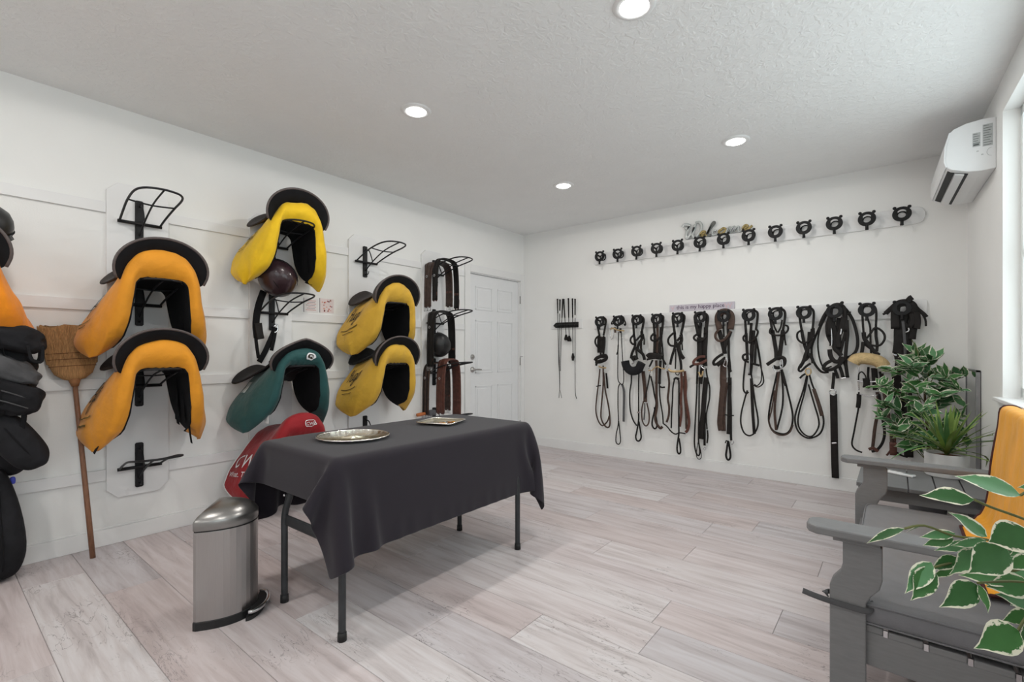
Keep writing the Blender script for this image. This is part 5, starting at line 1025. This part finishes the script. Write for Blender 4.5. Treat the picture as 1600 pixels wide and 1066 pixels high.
# ================================================================ loveseat, side table
AY0, AY1 = 1.925, 3.235
def loveseat():
    x0 = -.235
    t = thing('loveseat', (.1, (AY0+AY1)/2, 0), 'grey slatted wooden loveseat with grey cushions below the window', 'loveseat')
    for yy, sg in ((AY0, 1), (AY1, -1)):
        # arm: long board with a rounded front end
        w_ = .056; pts = [(x0+.03, -w_), (x0+.008, -w_*.75), (x0, -w_*.35), (x0, w_*.35), (x0+.008, w_*.75), (x0+.03, w_), (.43, w_*.85), (.43, -w_*.85)]
        mk('armrest', prism(pts, lambda a, b: (a, yy+b, .592), lambda a, b: (a, yy+b, .62)), GREYW, t, bevel=.006)
        mk('arm_cleat', box(x0+.075, x0+.20, yy-.03, yy+.03, .575, .592), GREYW, t, bevel=.003)
        xl = x0+.095; lw = .098
        side = [(xl-.03, 0), (xl-.03+lw, 0), (xl-.03+lw, .385), (xl-.03+lw+.012, .41), (xl-.03+lw+.035, .44), (xl-.03+lw+.042, .47), (xl-.03+lw+.042, .577), (xl+.012-.006, .577), (xl+.006, .50), (xl+.0, .475), (xl-.022, .445), (xl-.03, .42)]
        side = [(a, z) for a, z in side]
        mk('front_leg', prism(side, lambda a, z: (a, yy-.016, z), lambda a, z: (a, yy+.016, z)), GREYW, t, bevel=.004)
        back = [(.33, 0), (.41, 0), (.43, .30), (.42, .60), (.385, .60), (.36, .30)]
        mk('rear_leg', prism(back, lambda a, z: (a, yy-.016, z), lambda a, z: (a, yy+.016, z)), GREYW, t, bevel=.004)
        rail = [(xl+.05, .185), (.36, .165), (.36, .275), (xl+.05, .292)]
        mk('side_rail', prism(rail, lambda a, z: (a, yy+.004, z), lambda a, z: (a, yy+.032, z)) if sg > 0 else prism(rail, lambda a, z: (a, yy-.032, z), lambda a, z: (a, yy-.004, z)), GREYW, t, bevel=.003)
    for k in range(5):
        a = -.115+.098*k; zz = .293-.02*k*.25
        mk('seat_slat', box(a, a+.086, AY0+.002, AY1-.002, zz-.002, zz+.02), GREYW, t, bevel=.004)
        if k: 
            for yy in (AY0+.004, AY1-.004): mk('slat_clip', box(a-.0115, a-.0005, yy-.003, yy+.003, zz+.001, zz+.022), STEEL, t)
    mk('front_apron', box(-.145, -.12, AY0+.02, AY1-.02, .20, .30), GREYW, t, bevel=.003)
    # back: upright slats with rounded tops, leaning back
    nb = 9
    for k in range(nb):
        yc = AY0+.085+(AY1-AY0-.17)*k/(nb-1); h = .90-.03*abs(k-(nb-1)/2)/((nb-1)/2)
        pl = [(yc-.058, .30), (yc+.058, .30), (yc+.058, h-.03), (yc+.042, h-.006), (yc+.02, h), (yc-.02, h), (yc-.042, h-.006), (yc-.058, h-.03)]
        mk('back_slat', prism(pl, lambda a, z: (.375+(z-.3)*.07, a, z), lambda a, z: (.397+(z-.3)*.07, a, z)), GREYW, t, bevel=.003)
    for z in (.40, .74): mk('back_rail', box(.398+(z-.3)*.07, .42+(z-.3)*.07, AY0+.03, AY1-.03, z, z+.06), GREYW, t, bevel=.003)
    # seat cushions lie on the seat
    ym = (AY0+AY1)/2
    for i, (a, b, lab) in enumerate(((AY0-.005, ym-.004, 'grey seat cushion on the near half of the loveseat'), (ym+.004, AY1-.02, 'grey seat cushion on the far half of the loveseat'))):
        c = Vector((.125, (a+b)/2, .352))
        q = thing('seat_cushion', (c.x, c.y, .312), lab, 'cushion', 'grey loveseat cushions')
        mk('cushion_body', lump(c, (.245, (b-a)/2, .037), (.22, .16), 48, 16), CUSH, q, True)
        for z in (-.03, .03): mk('piping', tube([c+Vector((.246*math.copysign(abs(math.cos(u))**.16, math.cos(u)), (b-a)/2*math.copysign(abs(math.sin(u))**.16, math.sin(u)), z)) for u in [2*math.pi*k/64 for k in range(64)]], .003, 5, True), CUSH, q, True)
    # cushion tie around the near front leg
    yy, xl, lw, z = AY0, x0+.065, .098, .372
    P = [(xl-.075, yy-.034, z+.012), (xl-.03, yy-.03, z+.003), (xl+.02, yy-.0225, z-.004), (xl+lw-.01, yy-.0225, z-.006), (xl+lw+.010, yy-.012, z-.004), (xl+lw+.012, yy+.008, z+.004), (xl+lw+.02, yy+.02, z+.01)]
    tt = thing('cushion_tie', P[3], 'grey cushion tie strap around the near front leg', 'strap')
    mk('strap', strap(cr(P, 4), .018, .005, [Vector((0, -1, .0))]*0 or (0, -1, .3)), mat('charcoal_webbing', (.075, .075, .08), .85), tt, True)
    mk('strap_loop', strap(cr([(xl-.008, yy-.02, z+.014), (xl-.012, yy+.01, z+.012), (xl+.03, yy+.026, z+.012), (xl+lw+.008, yy+.024, z+.012)], 4), .018, .005, (0, 1, .2)), mat('charcoal_webbing', (1, 1, 1)), tt, True)
loveseat()
def side_table():
    x0, x1, y0, y1, z = -.18, .42, 3.47, 4.14, .432
    t = thing('side_table', ((x0+x1)/2, (y0+y1)/2, 0), 'low grey slatted side table beyond the loveseat', 'table')
    n = 5; w_ = (x1-x0)/n
    for k in range(n): mk('top_slat', box(x0+w_*k+.003, x0+w_*(k+1)-.003, y0, y1, z-.022, z), GREYW, t, bevel=.003)
    for yy in (y0+.03, y1-.055): mk('apron', box(x0+.03, x1-.03, yy, yy+.025, z-.095, z-.0225), GREYW, t, bevel=.002)
    for xx in (x0+.012, x1-.037): mk('apron', box(xx, xx+.02, y0+.05, y1-.05, z-.095, z-.0225), GREYW, t, bevel=.002)
    for xx in (x0+.012, x1-.062):
        for yy in (y0+.005, y1-.035): mk('leg', box(xx, xx+.05, yy, yy+.03, 0, z-.0225), GREYW, t, bevel=.003)
    # remote control
    a, b = onZ(1386, 738, z), onZ(1429, 747, z); d = (b-a); ang = math.atan2(d.y, d.x)
    c = (a+b)/2; M = Matrix.Translation((c.x, c.y, z)) @ Matrix.Rotation(ang, 4, 'Z'); L2 = d.length/2
    r = thing('remote_control', (c.x, c.y, z), 'white remote control on the side table', 'remote control')
    mk('case', xform(box(-L2, L2, -.022, .022, .0005, .016), M), WHITE, r, bevel=.006)
    mk('display', xform(box(L2*.3, L2*.85, -.015, .015, .0158, .0166), M), mat('grey_display', (.3, .33, .33), .3), r)
    for k in range(3): mk('button', xform(box(-L2*.7+.03*k, -L2*.7+.03*k+.016, -.01, .01, .0158, .0172), M), mat('grey_button', (.5, .5, .52), .5), r)
    # pot with the spiky plant
    c = Vector((.25, 3.985, z))
    p = thing('potted_spiky_plant', c, 'spiky green plant in a white pot on the side table', 'plant')
    mk('pot', lathe([(0, .0), (.098, .0), (.104, .006), (.106, .135), (.104, .142), (.097, .142), (.095, .12), (0, .118)], c, 36), mat('white_glazed_pot', (.66, .66, .66), .3, var=.02), p, True, bevel=.001)
    mk('soil', lathe([(0, .128), (.06, .127), (.095, .12)], c, 24), mat('coir_soil', srgb(120, 70, 44), .95, var=.3, scale=60, bump=.8, bscale=80), p, True)
    SP = mat('lime_green_blade', srgb(118, 142, 70), .45, var=.3, scale=9, aniso=(1, 1, 1))
    SP2 = mat('deep_green_blade', srgb(78, 118, 70), .45, var=.3, scale=9)
    R = random.Random(12)
    for i in range(58):
        az = i*2.39996+R.uniform(-.2, .2); el = R.uniform(.12, 1.35) if i > 10 else R.uniform(1.0, 1.45); ln = R.uniform(.28, .42) if el < .7 else R.uniform(.24, .34)
        h = Vector((math.cos(az), math.sin(az), 0)); P = []; wd = []
        b0 = c+Vector((0, 0, .13))+h*.008+Vector((0, 0, R.uniform(0, .05)))
        drop = R.uniform(.05, .28)*(1.4-el)
        for k in range(9):
            s_ = k/8; p3 = b0+h*(ln*s_*math.cos(el))+Vector((0, 0, ln*s_*math.sin(el)-drop*ln*s_*s_*1.4))
            lim = XR(p3.y)-.008
            if p3.x > lim: p3.x = lim
            p3.z = max(p3.z, z+.02)
            P.append(p3); wd.append(max(.0012, max(.0, .027)*math.sin(math.pi*min(1, (s_*.85+.15)))**.8*(1-.25*s_)))
        sd = h.cross(Vector((0, 0, 1))); V = []; Fc = []
        for k, q in enumerate(P): V += [q-sd*wd[k]/2+Vector((0, 0, wd[k]*.18)), q, q+sd*wd[k]/2+Vector((0, 0, wd[k]*.18))]
        for k in range(8): Fc += [[3*k, 3*k+1, 3*k+4, 3*k+3], [3*k+1, 3*k+2, 3*k+5, 3*k+4]]
        mk('blade_leaf', (V, Fc), SP if R.random() < .7 else SP2, p, True)
side_table()
# ---------------------------------------------------------------- variegated leaves
def leaf_material():
    m = bpy.data.materials.new('variegated_leaf'); m.use_nodes = True; nt = m.node_tree; L = nt.links; b = nt.nodes['Principled BSDF']
    uv = nd(nt, 'ShaderNodeUVMap'); sp = nd(nt, 'ShaderNodeSeparateXYZ'); L.new(uv.outputs[0], sp.inputs[0]); oi = nd(nt, 'ShaderNodeObjectInfo')
    m1 = nd(nt, 'ShaderNodeMath', operation='MULTIPLY_ADD'); m1.inputs[1].default_value = 2; m1.inputs[2].default_value = -1; L.new(sp.outputs[1], m1.inputs[0])
    ab = nd(nt, 'ShaderNodeMath', operation='ABSOLUTE'); L.new(m1.outputs[0], ab.inputs[0])
    cm = nd(nt, 'ShaderNodeCombineXYZ'); L.new(sp.outputs[0], cm.inputs[0]); L.new(sp.outputs[1], cm.inputs[1])
    sc1 = nd(nt, 'ShaderNodeMath', operation='MULTIPLY'); sc1.inputs[1].default_value = 50; L.new(oi.outputs['Random'], sc1.inputs[0]); L.new(sc1.outputs[0], cm.inputs[2])
    n = nd(nt, 'ShaderNodeTexNoise', Scale=5., Detail=3., Roughness=.6); L.new(cm.outputs[0], n.inputs['Vector'])
    ad = nd(nt, 'ShaderNodeMath', operation='MULTIPLY_ADD'); ad.inputs[1].default_value = 1.1; L.new(n.outputs['Fac'], ad.inputs[0]); L.new(ab.outputs[0], ad.inputs[2])
    tip = nd(nt, 'ShaderNodeMath', operation='POWER'); tip.inputs[1].default_value = 7; L.new(sp.outputs[0], tip.inputs[0])
    ad2 = nd(nt, 'ShaderNodeMath', operation='MULTIPLY_ADD'); ad2.inputs[1].default_value = .55; L.new(tip.outputs[0], ad2.inputs[0]); L.new(ad.outputs[0], ad2.inputs[2])
    r = nd(nt, 'ShaderNodeMapRange'); r.inputs['From Min'].default_value = 1.36; r.inputs['From Max'].default_value = 1.43; L.new(ad2.outputs[0], r.inputs['Value'])
    g = nd(nt, 'ShaderNodeValToRGB'); e = g.color_ramp.elements; e[0].color = (*srgb(52, 96, 52), 1); e[1].color = (*srgb(98, 148, 104), 1); x = e.new(.5); x.color = (*srgb(70, 122, 62), 1)
    L.new(oi.outputs['Random'], g.inputs[0])
    n2 = nd(nt, 'ShaderNodeTexNoise', Scale=3., Detail=2.); L.new(cm.outputs[0], n2.inputs['Vector'])
    mv = nd(nt, 'ShaderNodeMix', data_type='RGBA', blend_type='MULTIPLY'); mv.inputs[0].default_value = .5; L.new(g.outputs[0], mv.inputs[6])
    gr = nd(nt, 'ShaderNodeValToRGB'); gr.color_ramp.elements[0].color = (.4, .5, .45, 1); gr.color_ramp.elements[1].color = (1, 1, 1, 1); L.new(n2.outputs['Fac'], gr.inputs[0]); L.new(gr.outputs[0], mv.inputs[7])
    mx = nd(nt, 'ShaderNodeMix', data_type='RGBA'); L.new(r.outputs[0], mx.inputs[0]); L.new(mv.outputs[2], mx.inputs[6]); mx.inputs[7].default_value = (*srgb(226, 224, 204), 1)
    L.new(mx.outputs[2], b.inputs['Base Color']); b.inputs['Roughness'].default_value = .45; b.inputs['Specular IOR Level'].default_value = .35
    try: b.inputs['Subsurface Weight'].default_value = 0
    except Exception: pass
    return m
LEAFM = leaf_material(); STEM = mat('green_brown_stem', srgb(96, 100, 58), .7, var=.2); BARK = mat('grey_brown_bark', srgb(96, 80, 64), .9, var=.3, bump=.5, bscale=80)
def leaf_mesh(nm, wr=.46, droop=.12, fold=.18, wave=.0, seed=0):
    V, Fc, uv = [], [], []; nu, nv = 9, 4
    for i in range(nu):
        x = i/(nu-1); hw = wr*.5*max(0.0, math.sin(math.pi*min(1, x**.72)))**1.05 if x < .72 else wr*.5*max(0.0, math.sin(math.pi*.72**.72))**1.05*((1-x)/.28)**1.25
        if i == 0: hw = .012
        if i == nu-1: hw = .002
        for j in range(nv+1):
            v = -1+2*j/nv; V.append(Vector((x, v*hw, fold*abs(v)*hw-droop*x*x+wave*math.sin(x*9+seed)*abs(v)*.03))); uv.append((x, (v+1)/2))
    for i in range(nu-1):
        for j in range(nv): Fc.append([i*(nv+1)+j, (i+1)*(nv+1)+j, (i+1)*(nv+1)+j+1, i*(nv+1)+j+1])
    me = bpy.data.meshes.new(nm); me.from_pydata([tuple(v) for v in V], [], Fc); me.materials.append(LEAFM)
    for p in me.polygons: p.use_smooth = True
    ul = me.uv_layers.new(name='UVMap')
    for lp in me.loops: ul.data[lp.index].uv = uv[lp.vertex_index]
    return me
LEAVES = [leaf_mesh('leaf', .46, .10, .2), leaf_mesh('leaf', .50, .2, .15, 1, 1), leaf_mesh('leaf', .42, .02, .3, 1, 3), leaf_mesh('leaf', .46, -.08, .2, 1, 5)]
def put_leaf(parent, base, tip, up, me, wscale=1.0):
    base, tip = Vector(base), Vector(tip); x = tip-base; ln = x.length; x.normalize(); up = Vector(up); z = up-x*up.dot(x)
    if z.length < 1e-4: z = x.orthogonal()
    z.normalize(); y = z.cross(x)
    o = bpy.data.objects.new('leaf', me); C.objects.link(o); o.parent = parent
    M = Matrix((x*ln, y*ln*wscale, z*ln)).transposed().to_4x4(); M.translation = base-ORG[parent]
    o.matrix_local = M; ORG[o] = base; return o
def corner_ficus():
    R = random.Random(21); base = Vector((.19, 4.68, 0))
    t = thing('potted_ficus', base, 'bushy variegated ficus standing in the back right corner', 'plant')
    mk('pot', lathe([(0, 0), (.10, 0), (.105, .01), (.125, .22), (.128, .235), (.116, .235), (.112, .2), (0, .2)], base, 28), mat('dark_grey_pot', (.08, .08, .085), .6), t, True)
    tr = mk('trunk', tube(cr([base+Vector((0, 0, .19)), base+Vector((.01, -.01, .45)), base+Vector((-.01, .0, .75)), base+Vector((-.02, -.02, 1.0))], 5), [.014-.0005*k for k in range(16)], 7), BARK, t, True)
    n = 0; cnt = 0
    ends = [(-.27, .0, .94), (-.24, -.12, .80), (-.26, .06, .68), (-.18, -.2, .62), (-.20, .08, 1.06), (-.10, -.12, 1.10), (-.06, .10, 1.18), (.02, -.05, 1.14), (.10, -.1, 1.02), (.17, -.15, .93), (.2, .05, 1.02), (.16, -.22, .75), (.2, -.1, .62), (.12, -.25, .52), (0, -.26, .60), (-.05, -.28, .78), (.06, -.24, .9), (-.12, -.24, .98), (-.09, -.02, 1.29), (.03, -.3, .68), (-.16, -.27, .86), (.2, -.02, .80), (-.22, -.1, .55), (.04, -.15, 1.05)]
    for ex, ey, ez in ends:
        e = base+Vector((ex, ey, ez)); s = base+Vector((-.01, 0, max(.4, min(.95, ez-.25)))); mid = s.lerp(e, .55)+Vector((0, 0, .05))
        P = cr([s, mid, e], 5); mk('branch', tube(P, .0028, 5), STEM, t, True)
        k0 = max(2, len(P)//3)
        for k in range(k0, len(P)):
            for rep in range(2 if k < len(P)-1 else 3):
                if cnt >= 296: break
                p = P[k]+Vector((R.uniform(-.012, .012), R.uniform(-.012, .012), R.uniform(-.012, .012)))
                d = (e-s).normalized()*.5+Vector((R.uniform(-1, 1), R.uniform(-1.1, .7), R.uniform(-.6, .5))); d.normalize()
                ln = R.uniform(.095, .132); tip = p+d*ln
                if tip.x > XR(tip.y)-.045 or tip.y > YB-.03: tip = p-Vector((d.x, d.y, -d.z))*ln
                if tip.x > XR(tip.y)-.045: continue
                put_leaf(t, p, tip, (R.uniform(-.5, .5), -.6+R.uniform(-.4, .4), 1), LEAVES[R.randrange(4)]); cnt += 1
corner_ficus()
# leaning mirror on the right wall behind the ficus
def mirror():
    y0, y1, z0, z1 = 4.46, 4.90, .12, 1.075
    t = thing('leaning_mirror', (XR(4.7)-.03, 4.7, z0), 'grey mirror leaning on the right wall behind the ficus', 'mirror')
    mk('glass', rwbox(y0+.012, y1-.012, z0+.012, z1-.012, .022, .012), mat('mirror_glass', (.6, .62, .62), .06, 1, var=.02), t)
    FR = mat('grey_mirror_frame', (.3, .3, .31), .4, .5)
    for a in ((y0, y1, z0, z0+.012), (y0, y1, z1-.012, z1), (y0, y0+.012, z0, z1), (y1-.012, y1, z0, z1)): mk('frame_bar', rwbox(*a, .026, .004), FR, t)
    mk('foot', rwbox(y0+.05, y1-.05, 0, z0, .06, .0155), FR, t)
mirror()
# ---------------------------------------------------------------- foreground ficus
def front_ficus():
    base = Vector((.36, 1.02, 0)); t = thing('front_ficus', base, 'variegated ficus with large leaves close to the viewer at lower right', 'plant')
    mk('pot', lathe([(0, 0), (.11, 0), (.115, .01), (.14, .26), (.143, .275), (.13, .275), (.125, .24), (0, .24)], base, 28), mat('grey_planter', (.25, .25, .26), .6), t, True)
    mk('trunk', tube(cr([base+Vector((0, 0, .23)), base+Vector((.01, .01, .5)), base+Vector((-.02, .02, .75)), base+Vector((-.03, .05, 1.0))], 5), .011, 7), BARK, t, True)
    D = .88; S = 956/260.
    def W(x, y, d=D): return atD(1340+x/S, 740+y/S, d)
    toward = -Vector((FX, FY, 0))
    # (base, tip, depth of base, depth of tip, facing, width factor, mesh)
    LV = [((935, 125), (570, -5), .80, .84, (.2, 0, 1), 1.25, 0), ((668, 150), (355, 120), .82, .86, (0, 0, 1.), 1.30, 2), ((740, 365), (558, 212), .86, .88, (.3, -.2, .6), 1.2, 1), ((990, 330), (745, 400), .74, .78, (-.4, -.6, .7), 1.9, 0),
          ((850, 430), (662, 578), .80, .80, (-.2, -.8, .8), 1.6, 1), ((270, 318), (38, 392), .86, .90, (.2, .0, 1), .55, 0), ((385, 300), (265, 330), .86, .89, (.2, .1, 1), .6, 0), ((560, 345), (355, 365), .86, .88, (.1, -.5, 1), .85, 2), ((740, 385), (535, 420), .84, .86, (.1, -.3, 1), .7, 3), ((550, 375), (375, 410), .86, .88, (.2, -.3, .8), .9, 1),
          ((650, 400), (445, 440), .87, .89, (.2, -.4, .8), .7, 1), ((420, 512), (293, 680), .86, .84, (-.7, -.5, .6), .9, 1), ((425, 545), (345, 728), .86, .83, (-.3, -.9, .5), 1.15, 1), ((570, 480), (425, 555), .88, .88, (0, -.6, .9), 1.0, 0), ((570, 530), (425, 600), .90, .90, (.1, -.4, .7), .8, 2), ((690, 440), (570, 580), .86, .84, (-.3, -.8, .4), 1.1, 1),
          ((680, 640), (515, 770), .84, .82, (-.3, -.8, .6), 1.15, 1), ((690, 640), (778, 795), .84, .81, (.2, -.9, .3), .95, 1), ((880, 610), (590, 575), .90, .92, (.1, -.3, 1), 1.0, 0), ((1000, 640), (740, 650), .88, .9, (.2, -.5, .8), 1.6, 2), ((1010, 750), (830, 690), .9, .9, (.1, -.5, .8), 1.3, 1), ((920, 905), (720, 1000), .80, .78, (-.2, -.6, .9), 1.3, 1), ((990, 800), (840, 850), .84, .84, (0, -.7, .7), 1.2, 0), ((1000, 480), (878, 550), .80, .80, (-.1, -.7, .6), 1.3, 1), ((955, 870), (1010, 1040), .8, .78, (0, -.9, .4), 1.0, 1), ((1080, 900), (940, 960), .82, .8, (0, -.6, .7), 1.2, 0), ((1060, 70), (920, 85), .84, .86, (0, -.3, 1), 1.2, 3), ((1010, 560), (760, 640), .92, .93, (.1, -.2, 1), 1.4, 0), ((1030, 690), (860, 760), .93, .92, (0, -.5, .8), 1.3, 3), ((940, 440), (800, 520), .86, .86, (.1, -.2, 1), 1.0, 2), ((900, 600), (700, 560), .94, .95, (0, -.1, 1), 1.1, 2), ((1040, 400), (900, 470), .84, .83, (0, -.5, .8), 1.2, 1)]
    for b, tp, d0, d1, up, ws, k in LV:
        upv = Vector(up)
        put_leaf(t, W(*b, d0), W(*tp, d1), Vector((RX*up[0]+toward.x*(.8-up[1]), RY*up[0]+toward.y*(.8-up[1]), up[2])), LEAVES[k], ws)
    SM = [[(1100, 420, .80), (930, 440, .82), (850, 430, .82), (740, 380, .85), (560, 360, .86), (385, 300, .86), (270, 318, .86)], [(1100, 480, .84), (900, 560, .86), (690, 520, .87), (570, 510, .88), (420, 545, .87)], [(1100, 330, .80), (950, 260, .81), (770, 195, .82), (668, 150, .82)], [(1100, 640, .86), (880, 620, .87), (690, 630, .85)], [(1150, 200, .82), (1000, 110, .81), (935, 125, .80)], [(1150, 820, .84), (1000, 800, .83), (920, 905, .8)], [(1000, 800, .83), (960, 860, .81)]]
    for P in SM: mk('twig', tube(cr([W(x, y, d) for x, y, d in P], 4), .0022, 5), STEM, t, True)
    hub = base+Vector((-.02, .03, .8))
    for P in SM[:6]: q = W(*P[0]); mk('branch', tube(cr([base+Vector((-.01, .015, min(.95, q.z-.06))), base.lerp(q, .5)*Vector((1, 1, 0)).length*0+Vector(((base.x+q.x)/2, (base.y+q.y)/2, q.z-.01)), q], 4), .0032, 5), STEM, t, True)
    R = random.Random(4)
    for i in range(70):                                            # the rest of the crown, outside the frame
        a = R.uniform(0, 2*math.pi); h = R.uniform(.6, 1.05); r = R.uniform(.06, .22)
        p = base+Vector((math.cos(a)*r*.6, math.sin(a)*r, h)); d = Vector((math.cos(a), math.sin(a), R.uniform(-.7, .3))).normalized(); tip = p+d*.085
        if tip.x > XR(tip.y)-.06: continue
        dd = tip.x*FX+tip.y*FY; px = HX+F*(tip.x*RX+tip.y*RY)/max(.05, dd)
        d2 = p.x*FX+p.y*FY; px2 = HX+F*(p.x*RX+p.y*RY)/max(.05, d2)
        if dd > .05 and min(px, px2) < 1640: continue
        put_leaf(t, p, tip, (R.uniform(-.4, .4), R.uniform(-.4, .4), 1), LEAVES[R.randrange(4)])
front_ficus()
# ---------------------------------------------------------------- yellow saddle cover thrown over the loveseat back
def draped_cover():
    OR = cover_mat('golden_yellow_canvas', srgb(238, 164, 18)); BT = mat('brown_binding', srgb(70, 34, 36), .8)
    y0, y1 = 2.22, 3.205
    def sx(z): return .375+(z-.3)*.07
    t = thing('draped_saddle_cover', (.40, (y0+y1)/2, .9), 'golden yellow saddle cover with brown binding over the loveseat back', 'saddle cover')
    rows = []
    # path over the top of the back slats: behind -> over -> down the front -> onto the cushion
    path = [(sx(.62)+.045, .62), (sx(.75)+.045, .75), (sx(.86)+.045, .86), (sx(.9)+.042, .925), (sx(.9)+.012, .945), (sx(.9)-.02, .93), (sx(.85)-.022, .85), (sx(.72)-.024, .72), (sx(.6)-.028, .60), (sx(.5)-.035, .50), (sx(.44)-.05, .445), (.31, .42), (.27, .405), (.235, .402)]
    Q = cr([Vector((x, 0, z)) for x, z in path], 3); n = len(Q)
    for i, q in enumerate(Q):
        s = i/(n-1); row = []
        w0 = y0-.05*s; w1 = y1-(.0 if s < .5 else .25*(s-.5)) - (.10 if s > .93 else 0)
        for k in range(21):
            v = k/20*1.0; wv = .014*math.sin(v*24+s*4)*min(1, s*3)+.010*mnoise.noise(Vector((v*5, s*6, 2)))
            zz = q.z+(abs(wv)*.5 if s > .8 else 0); xx = q.x-abs(wv)*(1 if .35 < s < .85 else .2)
            row.append(Vector((min(xx, XR(2.9)-.02), w0+(w1-w0)*v+.01*math.sin(s*9+v*3), zz)))
        rows.append(row)
    mk('cloth', grid(rows), OR, t, True, sub=1, solid=.004)
    edge = [r[0] for r in rows]+rows[-1][1:]+[r[-1] for r in rows[::-1]][1:]
    mk('binding', tube(edge, .0065, 6), BT, t, True)
draped_cover()
